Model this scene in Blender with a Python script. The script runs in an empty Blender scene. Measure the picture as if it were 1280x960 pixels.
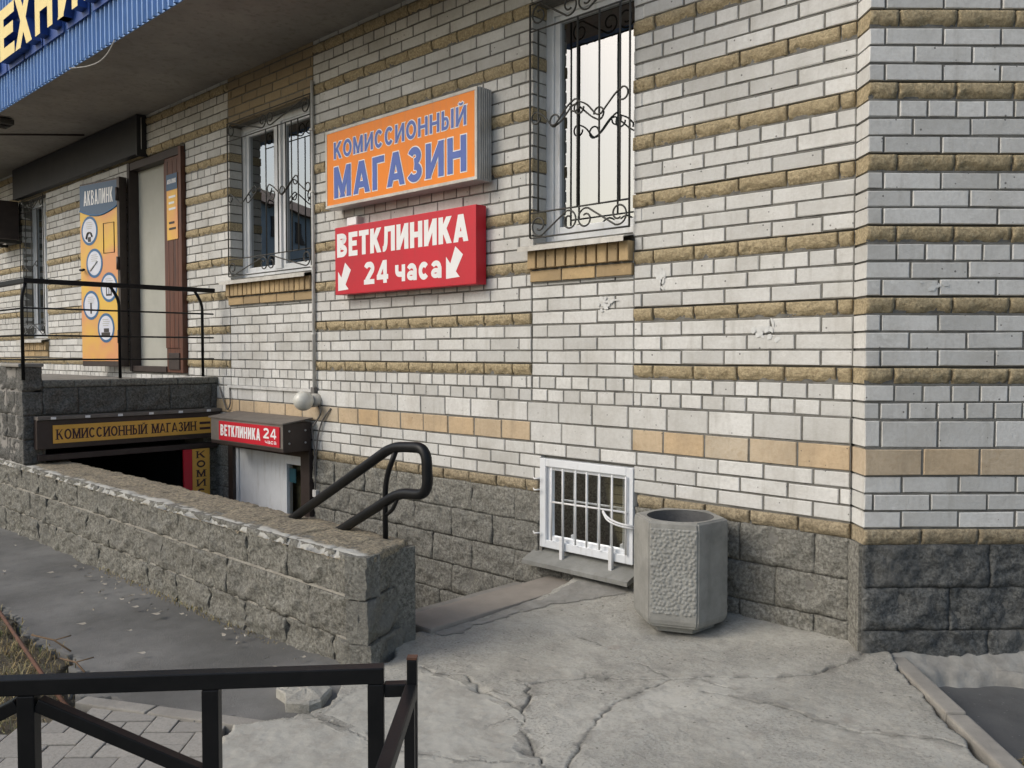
import bpy, bmesh, math, random
import numpy as np
from mathutils import Vector, Matrix, noise as mnoise
R = math.radians
rng = random.Random(7)
nr = np.random.RandomState(5)
S = bpy.context.scene
COL = S.collection
# ------------------------------------------------------------------ camera, sky, sun, exposure
F, YAW, PITCH = 1088.0, R(43.9), R(2.04)
CAM = Vector((1.67, -4.027, 1.40))
cd = bpy.data.cameras.new('camera'); cam = bpy.data.objects.new('camera', cd); COL.objects.link(cam)
cd.sensor_fit = 'HORIZONTAL'; cd.sensor_width = 36; cd.lens = F / 1280 * 36; cd.clip_start = 0.05; cd.clip_end = 3000
cam.location = CAM; cam.rotation_euler = (R(90) - PITCH, 0, YAW); S.camera = cam
SUN_EL, SUN_AZ = R(38), R(208)          # azimuth clockwise from +Y
w = bpy.data.worlds.new('World'); S.world = w; w.use_nodes = True
wn = w.node_tree; bg = wn.nodes['Background']
sky = wn.nodes.new('ShaderNodeTexSky'); sky.sky_type = 'NISHITA'; sky.sun_disc = False
sky.sun_elevation = SUN_EL; sky.sun_rotation = SUN_AZ; sky.air_density = 1.2; sky.dust_density = 3.0; sky.ozone_density = 1.2; sky.altitude = 0
hs = wn.nodes.new('ShaderNodeHueSaturation'); hs.inputs['Saturation'].default_value = 0.95
wn.links.new(sky.outputs[0], hs.inputs['Color']); wn.links.new(hs.outputs[0], bg.inputs[0]); bg.inputs[1].default_value = 0.15
sd = bpy.data.lights.new('sun', 'SUN'); sun = bpy.data.objects.new('sun', sd); COL.objects.link(sun)
sd.energy = 1.0; sd.angle = R(26); sd.color = (1.0, 0.985, 0.91)
sdir = Vector((math.sin(SUN_AZ) * math.cos(SUN_EL), math.cos(SUN_AZ) * math.cos(SUN_EL), math.sin(SUN_EL)))
sun.rotation_euler = sdir.to_track_quat('Z', 'Y').to_euler()
S.view_settings.view_transform = 'Standard'; S.view_settings.look = 'None'; S.view_settings.gamma = 1
S.view_settings.use_curve_mapping = False; S.view_settings.exposure = 0.24

# ------------------------------------------------------------------ projection helper (only to rank pieces by size in view)
_fw = Vector((-math.sin(YAW) * math.cos(PITCH), math.cos(YAW) * math.cos(PITCH), -math.sin(PITCH)))
_rt = Vector((math.cos(YAW), math.sin(YAW), 0)); _up = _rt.cross(_fw)
def view_px(p):
    v = Vector(p) - CAM; z = v.dot(_fw)
    if z < .1: return None
    return 640 + F * v.dot(_rt) / z, 480 - F * v.dot(_up) / z, z

# ------------------------------------------------------------------ material helpers
MAT = {}
def nodes_of(name):
    m = bpy.data.materials.new(name); m.use_nodes = True; MAT[name] = m
    return m, m.node_tree, m.node_tree.nodes['Principled BSDF']
def nd(nt, typ, ins=None, **kw):
    n = nt.nodes.new(typ)
    for k, v in kw.items(): setattr(n, k, v)
    for k, v in (ins or {}).items():
        if isinstance(v, bpy.types.NodeSocket): nt.links.new(v, n.inputs[k])
        else: n.inputs[k].default_value = v
    return n
def mixc(nt, fac, a, b, mode='MIX'):
    n = nt.nodes.new('ShaderNodeMix'); n.data_type = 'RGBA'; n.blend_type = mode; n.clamp_factor = True
    for k, v in ((0, fac), (6, a), (7, b)):
        if isinstance(v, bpy.types.NodeSocket): nt.links.new(v, n.inputs[k])
        else: n.inputs[k].default_value = v if k == 0 else (tuple(v) + (1,) if len(v) == 3 else v)
    return n.outputs[2]
def mth(nt, op, a, b=0.0, clamp=False):
    n = nt.nodes.new('ShaderNodeMath'); n.operation = op; n.use_clamp = clamp
    for k, v in ((0, a), (1, b)):
        if isinstance(v, bpy.types.NodeSocket): nt.links.new(v, n.inputs[k])
        else: n.inputs[k].default_value = v
    return n.outputs[0]
def remap(nt, v, a, b, c=0.0, d=1.0):
    n = nd(nt, 'ShaderNodeMapRange', {0: v, 1: a, 2: b, 3: c, 4: d}); return n.outputs[0]
def pos(nt, stretch=None):
    g = nt.nodes.new('ShaderNodeNewGeometry').outputs['Position']
    if stretch:
        m = nd(nt, 'ShaderNodeVectorMath', {0: g}, operation='MULTIPLY'); m.inputs[1].default_value = stretch; return m.outputs[0]
    return g
def nz(nt, vec, scale, detail=4, rough=.6):
    return nd(nt, 'ShaderNodeTexNoise', {'Vector': vec, 'Scale': scale, 'Detail': detail, 'Roughness': rough}).outputs['Fac']
def rnd01(nt):
    a = nd(nt, 'ShaderNodeAttribute', attribute_name='rnd').outputs['Fac']
    o = nt.nodes.new('ShaderNodeObjectInfo').outputs['Random']
    return mth(nt, 'FRACT', mth(nt, 'ADD', a, o))
def bump(nt, b, h, strength, dist):
    n = nd(nt, 'ShaderNodeBump', {'Height': h, 'Strength': strength, 'Distance': dist}); nt.links.new(n.outputs[0], b.inputs['Normal'])

def brick_mat(name, c1, c2, speck=.5, grime=(.25, .23, .20), gk=.4, bumpk=.35, rough=.85):
    m, nt, b = nodes_of(name); P = pos(nt); r = rnd01(nt)
    c = mixc(nt, r, c1, c2)
    g = remap(nt, nz(nt, P, 2.3, 6, .65), .45, .75); fine = nz(nt, P, 55, 5, .7)
    c = mixc(nt, mth(nt, 'MULTIPLY', g, gk), c, grime)
    c = mixc(nt, remap(nt, fine, .42, .72, 0, .35), c, (c1[0] * .55, c1[1] * .53, c1[2] * .5))
    sm = nz(nt, P, 8.5, 5, .7); c = mixc(nt, remap(nt, sm, .58, .72, 0, .45), c, (c1[0] * .62, c1[1] * .60, c1[2] * .57))
    c = mixc(nt, remap(nt, nz(nt, P, 12.5, 4, .6), .66, .74, 0, .35), c, (min(1, c1[0] * 1.2), min(1, c1[1] * 1.2), min(1, c1[2] * 1.2)))
    streak = remap(nt, nz(nt, pos(nt, (9, 9, 1.1)), 2.2, 4, .6), .55, .78, 0, .35)
    c = mixc(nt, streak, c, grime)
    vo = nd(nt, 'ShaderNodeTexVoronoi', {'Vector': P, 'Scale': 26.0, 'Randomness': 1.0})
    hv = nd(nt, 'ShaderNodeSeparateColor', {0: vo.outputs['Color']})
    sp = mth(nt, 'MULTIPLY', mth(nt, 'LESS_THAN', vo.outputs['Distance'], mth(nt, 'MULTIPLY', hv.outputs[1], .13)), mth(nt, 'GREATER_THAN', hv.outputs[0], 1 - speck * .45))
    c = mixc(nt, mth(nt, 'MULTIPLY', sp, .75), c, (.06, .055, .05))
    nt.links.new(c, b.inputs['Base Color']); b.inputs['Roughness'].default_value = rough
    h = mth(nt, 'SUBTRACT', mth(nt, 'ADD', fine, mth(nt, 'MULTIPLY', nz(nt, P, 14, 3), .8)), mth(nt, 'MULTIPLY', sp, 1.5))
    bump(nt, b, h, bumpk, .006); return m
brick_mat('white_brick', (.67, .665, .64), (.50, .498, .478), 1.0, (.27, .25, .21), .5)
brick_mat('yellow_brick', (.54, .385, .22), (.50, .43, .33), 1.0, (.24, .19, .13), .6)
brick_mat('sill_brick', (.48, .345, .18), (.33, .24, .13), .6, (.16, .12, .08), .4)

def rock_mat(name, c1, c2, dark, moss=0.0, patch=None, bs=.9, bscale=60):
    m, nt, b = nodes_of(name); P = pos(nt); r = rnd01(nt)
    f1 = nz(nt, P, 3.0, 6, .65); f2 = nz(nt, P, bscale, 6, .75); f3 = nz(nt, P, 17, 5, .7)
    c = mixc(nt, mth(nt, 'MULTIPLY', mth(nt, 'ADD', r, remap(nt, f1, .35, .7)), .5), c1, c2)
    c = mixc(nt, remap(nt, f2, .40, .62), dark, c)
    c = mixc(nt, remap(nt, f3, .5, .72, 0, .45), c, dark)
    if patch: c = mixc(nt, remap(nt, nz(nt, P, 1.7, 5, .6), .52, .66, 0, .75), c, patch)
    if moss: c = mixc(nt, remap(nt, nz(nt, P, 5, 5, .7), .60, .72, 0, moss), c, (.07, .075, .04))
    nt.links.new(c, b.inputs['Base Color']); b.inputs['Roughness'].default_value = .95
    b.inputs['Specular IOR Level'].default_value = .25
    bump(nt, b, mth(nt, 'ADD', f2, f3), bs, .012); return m
rock_mat('split_brick', (.62, .51, .325), (.51, .42, .265), (.33, .265, .165), bscale=70, bs=1.0)
rock_mat('split_brick_low', (.50, .42, .29), (.40, .33, .22), (.22, .18, .12), bscale=70, bs=.8)
rock_mat('plinth_grey', (.35, .34, .30), (.27, .263, .232), (.125, .12, .104), bs=1.0)
rock_mat('plinth_dark', (.20, .203, .193), (.145, .148, .143), (.062, .064, .063), bs=1.0, patch=(.21, .205, .19))
rock_mat('low_wall_rock', (.35, .34, .295), (.26, .252, .22), (.115, .11, .094), moss=.35, bs=1.0, patch=(.19, .185, .165))
rock_mat('porch_rock', (.22, .215, .195), (.155, .15, .138), (.075, .073, .067), bs=1.0)

def plain_rough(name, c1, c2, scale=8, rough=.9, bs=.3, bd=.004, dirt=None, metallic=0, bscale=90, spec=.5):
    m, nt, b = nodes_of(name); P = pos(nt)
    c = mixc(nt, remap(nt, nz(nt, P, scale, 6, .65), .35, .68), c1, c2)
    if dirt: c = mixc(nt, remap(nt, nz(nt, pos(nt, (7, 7, 1.2)), 2.5, 5, .65), .52, .75, 0, .6), c, dirt)
    nt.links.new(c, b.inputs['Base Color']); b.inputs['Roughness'].default_value = rough; b.inputs['Metallic'].default_value = metallic
    b.inputs['Specular IOR Level'].default_value = spec
    bump(nt, b, nz(nt, P, bscale, 5, .7), bs, bd); return m
brick_mat('lintel_brick', (.36, .28, .17), (.28, .22, .14), .2, (.16, .12, .08), .4)
plain_rough('mortar', (.20, .195, .175), (.105, .10, .09), 14, .95, .8, .006)
plain_rough('white_mortar', (.55, .54, .52), (.40, .385, .36), 12, .95, .8, .01, bscale=40)
plain_rough('strip_mortar', (.30, .292, .265), (.20, .19, .17), 9, .95, .8, .006, bscale=40)
plain_rough('bed_mortar', (.36, .34, .29), (.25, .23, .195), 12, .95, .8, .01, bscale=40)
plain_rough('soffit', (.32, .305, .28), (.22, .21, .195), 1.6, .9, .5, .006, dirt=(.13, .115, .10), bscale=30)
plain_rough('white_plastic', (.72, .74, .76), (.62, .64, .66), 3, .35, .05, .001, dirt=(.42, .41, .38))
plain_rough('white_paint', (.72, .72, .72), (.62, .62, .61), 10, .5, .1, .002, dirt=(.4, .37, .33))
plain_rough('black_paint', (.006, .0065, .0075), (.011, .011, .0115), 14, .42, .15, .002, bscale=140, spec=.22)
plain_rough('grille_iron', (.035, .036, .033), (.06, .056, .048), 25, .6, .3, .002)
plain_rough('sill_metal', (.60, .58, .53), (.42, .40, .36), 9, .55, .2, .002, dirt=(.33, .30, .26))
plain_rough('grey_sill', (.27, .27, .25), (.18, .18, .165), 6, .6, .3, .003, dirt=(.13, .12, .1))
plain_rough('alu', (.52, .53, .54), (.42, .43, .44), 12, .38, .05, .001, metallic=.6)
plain_rough('orange_face', (.84, .24, .012), (.78, .22, .018), 2, .42, .02, .001, dirt=(.62, .22, .06), spec=.3)
plain_rough('red_face', (.56, .018, .035), (.48, .022, .036), 2, .42, .02, .001, dirt=(.40, .03, .04), spec=.3)
plain_rough('letter_white', (.80, .80, .80), (.74, .74, .74), 6, .4, .02, .001)
plain_rough('letter_blue', (.06, .12, .42), (.05, .10, .37), 6, .4, .02, .001)
plain_rough('letter_yellow', (.85, .68, .26), (.80, .62, .22), 6, .5, .02, .001)
plain_rough('deep_blue', (.02, .07, .28), (.016, .055, .22), 6, .5, .05, .001)
plain_rough('fascia_blue', (.22, .37, .65), (.18, .31, .57), 5, .5, .1, .002, dirt=(.17, .26, .40))
plain_rough('brown_metal', (.030, .020, .017), (.045, .032, .028), 8, .5, .1, .002)
plain_rough('awning_top', (.17, .15, .13), (.12, .105, .095), 8, .6, .2, .002)
plain_rough('sign_amber', (.74, .41, .075), (.66, .36, .06), 4, .5, .03, .001)
plain_rough('letter_maroon', (.045, .012, .02), (.035, .01, .016), 6, .5, .02, .001)
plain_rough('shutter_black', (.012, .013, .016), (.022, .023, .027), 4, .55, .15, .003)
plain_rough('vestibule', (.42, .42, .375), (.34, .34, .30), 1.5, .9, .1, .002)
plain_rough('dull_brown', (.16, .135, .095), (.09, .078, .06), 6, .9, .1, .002)
plain_rough('olive_panel', (.36, .34, .23), (.26, .24, .16), 6, .9, .1, .002)
plain_rough('curtain', (.55, .57, .58), (.46, .48, .49), 3, .9, .1, .002)
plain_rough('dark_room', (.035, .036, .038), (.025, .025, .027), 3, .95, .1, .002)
plain_rough('concrete_step', (.27, .255, .23), (.18, .17, .155), 6, .95, .6, .006)
plain_rough('slab_brown', (.31, .275, .235), (.24, .215, .185), 5, .95, .5, .004)
plain_rough('kerb_stone', (.31, .29, .255), (.23, .215, .19), 7, .95, .7, .006)
plain_rough('lamp_glass', (.62, .62, .57), (.54, .53, .48), 14, .3, .05, .001, dirt=(.4, .37, .3))
plain_rough('lamp_base', (.50, .48, .43), (.38, .36, .32), 14, .6, .1, .001)
plain_rough('cable_grey', (.16, .15, .14), (.10, .095, .09), 20, .7, .1, .001)
plain_rough('pipe_white', (.62, .62, .60), (.48, .47, .45), 12, .5, .1, .001, dirt=(.3, .28, .25))
plain_rough('poster_blue', (.055, .11, .19), (.05, .10, .17), 3, .5, .02, .001)
plain_rough('ring_blue', (.03, .14, .30), (.03, .12, .26), 3, .5, .02, .001)
plain_rough('disc_pale', (.68, .70, .76), (.60, .62, .72), 9, .5, .02, .001)
plain_rough('print_dark', (.03, .03, .03), (.04, .035, .03), 3, .6, .02, .001)
plain_rough('rust', (.13, .055, .03), (.07, .035, .022), 30, .9, .5, .003)
plain_rough('paper', (.66, .665, .65), (.54, .54, .52), 20, .9, .3, .002)
plain_rough('twig', (.16, .10, .055), (.09, .06, .035), 30, .9, .4, .002)
plain_rough('leaf_pale', (.36, .33, .28), (.24, .21, .16), 20, .9, .3, .002)
plain_rough('ac_white', (.50, .50, .47), (.38, .38, .35), 4, .5, .05, .001)
plain_rough('teal_sticker', (.02, .075, .10), (.018, .065, .085), 4, .4, .02, .001)
plain_rough('green_led', (.05, .5, .06), (.05, .45, .05), 4, .4, .02, .001)
plain_rough('pebble', (.30, .298, .275), (.225, .222, .205), 12, .95, .3, .003, dirt=(.20, .195, .18), bscale=120)
plain_rough('bin_smooth', (.29, .285, .26), (.20, .197, .18), 9, .95, .5, .006, dirt=(.17, .165, .15), bscale=40)
plain_rough('bin_inside', (.10, .10, .10), (.07, .07, .07), 9, .95, .5, .006)

def poster_mat():
    m, nt, b = nodes_of('poster'); P = pos(nt)
    c = mixc(nt, remap(nt, nz(nt, P, 2.6, 2, .4), .38, .6), (.75, .47, .08), (.70, .32, .14))
    nt.links.new(c, b.inputs['Base Color']); b.inputs['Roughness'].default_value = .5
poster_mat()
def wood_mat():
    m, nt, b = nodes_of('red_wood'); P = pos(nt, (22, 22, 1.2))
    c = mixc(nt, remap(nt, nz(nt, P, 1.4, 6, .7), .3, .7), (.035, .013, .008), (.16, .055, .028))
    nt.links.new(c, b.inputs['Base Color']); b.inputs['Roughness'].default_value = .5; bump(nt, b, nz(nt, P, 2, 4), .3, .003)
wood_mat()
def glass_mat(name, tint, refl):
    m, nt, b = nodes_of(name); nt.nodes.remove(b)
    out = nt.nodes['Material Output']
    t = nd(nt, 'ShaderNodeBsdfTransparent', {0: tint + (1,)}); g = nd(nt, 'ShaderNodeBsdfGlossy', {'Color': (.93, .96, .98, 1), 'Roughness': .012})
    bp = nd(nt, 'ShaderNodeBump', {'Height': nz(nt, pos(nt), 2.2, 1), 'Strength': .05, 'Distance': .02}); nt.links.new(bp.outputs[0], g.inputs['Normal'])
    fr = nd(nt, 'ShaderNodeFresnel', {0: 1.6}); fac = mth(nt, 'ADD', fr.outputs[0], refl, True)
    mx = nd(nt, 'ShaderNodeMixShader', {0: fac, 1: t.outputs[0], 2: g.outputs[0]}); nt.links.new(mx.outputs[0], out.inputs[0])
glass_mat('glass', (.35, .38, .38), .26)
glass_mat('glass_dark', (.8, .79, .74), .10)

def concrete_mat():
    m, nt, b = nodes_of('apron_concrete'); P = pos(nt)
    big = nz(nt, P, 1.3, 6, .65); mid = nz(nt, P, 7, 6, .72); fine = nz(nt, P, 85, 6, .8); f2 = nz(nt, P, 170, 3, .6)
    c = mixc(nt, remap(nt, big, .38, .62), (.46, .445, .395), (.33, .315, .272))
    c = mixc(nt, remap(nt, mid, .48, .70, 0, .55), c, (.215, .205, .18))
    worn = remap(nt, nz(nt, P, 2.0, 5, .6), .38, .56, .35, 1)          # worn zones show the aggregate
    c = mixc(nt, mth(nt, 'MULTIPLY', remap(nt, fine, .50, .60), mth(nt, 'MULTIPLY', worn, .66)), c, (.145, .14, .124))
    c = mixc(nt, mth(nt, 'MULTIPLY', remap(nt, f2, .56, .64), mth(nt, 'MULTIPLY', worn, .6)), c, (.52, .50, .46))
    vo = nd(nt, 'ShaderNodeTexVoronoi', {'Vector': P, 'Scale': 38.0}); hv = nd(nt, 'ShaderNodeSeparateColor', {0: vo.outputs['Color']})
    pit = mth(nt, 'MULTIPLY', mth(nt, 'LESS_THAN', vo.outputs['Distance'], mth(nt, 'MULTIPLY', hv.outputs[1], .30)), mth(nt, 'GREATER_THAN', hv.outputs[0], .82))
    c = mixc(nt, mth(nt, 'MULTIPLY', pit, .6), c, (.10, .093, .08))
    c = mixc(nt, remap(nt, nz(nt, P, 3.3, 3, .5), .66, .76, 0, .45), c, (.19, .14, .105))
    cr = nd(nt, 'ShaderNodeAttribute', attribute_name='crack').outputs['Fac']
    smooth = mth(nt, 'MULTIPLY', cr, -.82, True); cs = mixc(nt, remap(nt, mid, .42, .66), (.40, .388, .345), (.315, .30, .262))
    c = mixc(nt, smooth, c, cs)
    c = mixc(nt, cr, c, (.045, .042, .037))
    nt.links.new(c, b.inputs['Base Color']); b.inputs['Roughness'].default_value = .95; b.inputs['Specular IOR Level'].default_value = .25
    h = mth(nt, 'SUBTRACT', mth(nt, 'ADD', mth(nt, 'MULTIPLY', fine, worn), mth(nt, 'MULTIPLY', mid, .35)), mth(nt, 'MULTIPLY', pit, .5))
    bump(nt, b, mth(nt, 'MULTIPLY', h, mth(nt, 'SUBTRACT', 1.0, mth(nt, 'MULTIPLY', smooth, .7))), .9, .008)
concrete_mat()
def asphalt_mat(name, c1, c2):
    m, nt, b = nodes_of(name); P = pos(nt)
    big = nz(nt, P, 1.3, 5, .6); fine = nz(nt, P, 110, 5, .8); mid = nz(nt, P, 9, 5, .6)
    c = mixc(nt, remap(nt, big, .38, .64), c1, c2)
    c = mixc(nt, remap(nt, mid, .5, .75, 0, .4), c, (c2[0] * .75, c2[1] * .75, c2[2] * .72))
    c = mixc(nt, remap(nt, fine, .60, .75, 0, .6), c, (.24, .235, .225))
    vo = nd(nt, 'ShaderNodeTexVoronoi', {'Vector': P, 'Scale': 60.0}); hv = nd(nt, 'ShaderNodeSeparateColor', {0: vo.outputs['Color']})
    sp = mth(nt, 'MULTIPLY', mth(nt, 'LESS_THAN', vo.outputs['Distance'], .25), mth(nt, 'GREATER_THAN', hv.outputs[0], .95))
    c = mixc(nt, mth(nt, 'MULTIPLY', sp, .3), c, (.28, .275, .26))
    nt.links.new(c, b.inputs['Base Color']); b.inputs['Roughness'].default_value = .88; b.inputs['Specular IOR Level'].default_value = .3
    bump(nt, b, mth(nt, 'ADD', fine, mth(nt, 'MULTIPLY', mid, .7)), .7, .006)
asphalt_mat('asphalt', (.19, .186, .174), (.115, .112, .104))
asphalt_mat('asphalt_dark', (.12, .12, .118), (.078, .079, .08))
def soil_mat():
    m, nt, b = nodes_of('soil'); P = pos(nt)
    c = mixc(nt, remap(nt, nz(nt, P, 7, 6, .7), .35, .65), (.085, .07, .05), (.15, .13, .09))
    nt.links.new(c, b.inputs['Base Color']); b.inputs['Roughness'].default_value = 1; bump(nt, b, nz(nt, P, 35, 6, .8), 1, .02)
soil_mat()
def paver_mat():
    m, nt, b = nodes_of('paver_grey'); P = pos(nt); r = rnd01(nt)
    c = mixc(nt, r, (.33, .31, .275), (.26, .245, .22)); c = mixc(nt, remap(nt, nz(nt, P, 60, 5, .7), .45, .7, 0, .5), c, (.16, .15, .13))
    nt.links.new(c, b.inputs['Base Color']); b.inputs['Roughness'].default_value = .95; bump(nt, b, nz(nt, P, 120, 4), .5, .004)
paver_mat()
def grass_mat():
    m, nt, b = nodes_of('dry_grass'); r = nd(nt, 'ShaderNodeAttribute', attribute_name='rnd').outputs['Fac']
    cr = nt.nodes.new('ShaderNodeValToRGB'); nt.links.new(r, cr.inputs[0])
    e = cr.color_ramp.elements; e[0].position = 0; e[0].color = (.30, .22, .10, 1); e[1].position = 1; e[1].color = (.10, .12, .03, 1)
    k = e.new(.45); k.color = (.22, .17, .07, 1); k = e.new(.75); k.color = (.36, .30, .16, 1)
    nt.links.new(cr.outputs[0], b.inputs['Base Color']); b.inputs['Roughness'].default_value = .8
grass_mat()

# ------------------------------------------------------------------ object helpers
def tag(o, label=None, cat=None, group=None, kind=None):
    if label: o['label'] = label
    if cat: o['category'] = cat
    if group: o['group'] = group
    if kind: o['kind'] = kind
    return o
def empty(name, loc=(0, 0, 0), rz=0, parent=None):
    o = bpy.data.objects.new(name, None); COL.objects.link(o); o.location = loc; o.rotation_euler = (0, 0, rz); o.empty_display_size = .1
    if parent: o.parent = parent
    return o
def thing(name, label, cat, loc=(0, 0, 0), rz=0, group=None): return tag(empty(name, loc, rz), label, cat, group)
def link(name, me, parent=None, mat=None):
    if mat: me.materials.append(MAT[mat])
    o = bpy.data.objects.new(name, me); COL.objects.link(o)
    if parent: o.parent = parent
    return o
class MB:
    """collects verts and faces of one mesh"""
    def __init__(s): s.v = []; s.f = []; s.mi = []; s.sm = []
    def add(s, vs, fs, mi=0, sm=False):
        n = len(s.v); s.v += [tuple(v) for v in vs]; s.f += [tuple(i + n for i in f) for f in fs]
        s.mi += [mi] * len(fs); s.sm += [sm] * len(fs); return s
    def box(s, x0, x1, y0, y1, z0, z1, mi=0, bev=0.0):
        if bev <= 0:
            vs = [(x, y, z) for z in (z0, z1) for y in (y0, y1) for x in (x0, x1)]
            return s.add(vs, [(0, 2, 3, 1), (4, 5, 7, 6), (0, 1, 5, 4), (2, 6, 7, 3), (0, 4, 6, 2), (1, 3, 7, 5)], mi)
        bm = bmesh.new(); bmesh.ops.create_cube(bm, size=1)
        for v in bm.verts: v.co = Vector(((x0 + x1) / 2 + v.co.x * (x1 - x0), (y0 + y1) / 2 + v.co.y * (y1 - y0), (z0 + z1) / 2 + v.co.z * (z1 - z0)))
        bmesh.ops.bevel(bm, geom=list(bm.edges), offset=bev, segments=2, affect='EDGES', profile=.6)
        bm.verts.index_update(); s.add([v.co[:] for v in bm.verts], [[v.index for v in f.verts] for f in bm.faces], mi); bm.free(); return s
    def tube(s, pts, r, sides=8, mi=0, closed=False, square=False, caps=True, sm=True):
        P = [Vector(p) for p in pts]; n = len(P); ring = []
        up = None
        for i in range(n):
            a = P[i - 1] if (i > 0 or closed) else P[i]; b = P[(i + 1) % n] if (i < n - 1 or closed) else P[i]
            t = (b - a).normalized()
            if up is None:
                up = Vector((0, 0, 1)) if abs(t.z) < .9 else Vector((0, 1, 0))
                if square and abs(t.z) >= .9: up = Vector((0, 1, 0))
            u = (up - t * up.dot(t))
            if u.length < 1e-4: u = t.orthogonal()
            u.normalize(); up = u; v = t.cross(u)
            k = 1.0
            if 0 < i < n - 1:
                c = max(.5, (P[i] - P[i - 1]).normalized().dot(t)); k = 1 / c
            q = []
            for j in range(sides):
                an = 2 * math.pi * (j + (.5 if square else 0)) / sides
                rr = r * (math.sqrt(2) if square else 1)
                q.append(P[i] + u * math.cos(an) * rr + v * math.sin(an) * rr)
            ring.append(q)
        vs = [p for q in ring for p in q]; fs = []
        m = n if closed else n - 1
        for i in range(m):
            for j in range(sides):
                a = i * sides + j; b = i * sides + (j + 1) % sides; c = ((i + 1) % n) * sides
                fs.append((a, c + j, c + (j + 1) % sides, b))
        if caps and not closed: fs += [tuple(range(sides)), tuple(range((n - 1) * sides, n * sides))[::-1]]
        return s.add(vs, fs, mi, sm and not square)
    def prism(s, poly, y0, y1, mi=0):
        """polygon in (x,z) extruded along y (y0 front)"""
        n = len(poly); vs = [(p[0], y0, p[1]) for p in poly] + [(p[0], y1, p[1]) for p in poly]
        fs = [tuple(range(n)), tuple(range(n, 2 * n))[::-1]] + [(i, i + n, (i + 1) % n + n, (i + 1) % n) for i in range(n)]
        return s.add(vs, fs, mi)
    def build(s, name, mats, parent=None):
        me = bpy.data.meshes.new(name); me.from_pydata(s.v, [], s.f)
        mats = [mats] if isinstance(mats, str) else mats
        for m in mats: me.materials.append(MAT[m])
        if len(mats) > 1: me.polygons.foreach_set('material_index', s.mi)
        if any(s.sm): me.polygons.foreach_set('use_smooth', s.sm)
        me.update()
        bm = bmesh.new(); bm.from_mesh(me); bmesh.ops.recalc_face_normals(bm, faces=bm.faces); bm.to_mesh(me); bm.free()
        return link(name, me, parent)
def fillet(pts, r, seg=6):
    out = [Vector(pts[0])]
    for i in range(1, len(pts) - 1):
        p = Vector(pts[i]); a = Vector(pts[i - 1]) - p; b = Vector(pts[i + 1]) - p
        d = min(r, a.length * .49, b.length * .49); A = p + a.normalized() * d; B = p + b.normalized() * d
        for k in range(seg + 1):
            t = k / seg; out.append(A * (1 - t) ** 2 + p * 2 * t * (1 - t) + B * t * t)
    out.append(Vector(pts[-1])); return out

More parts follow.
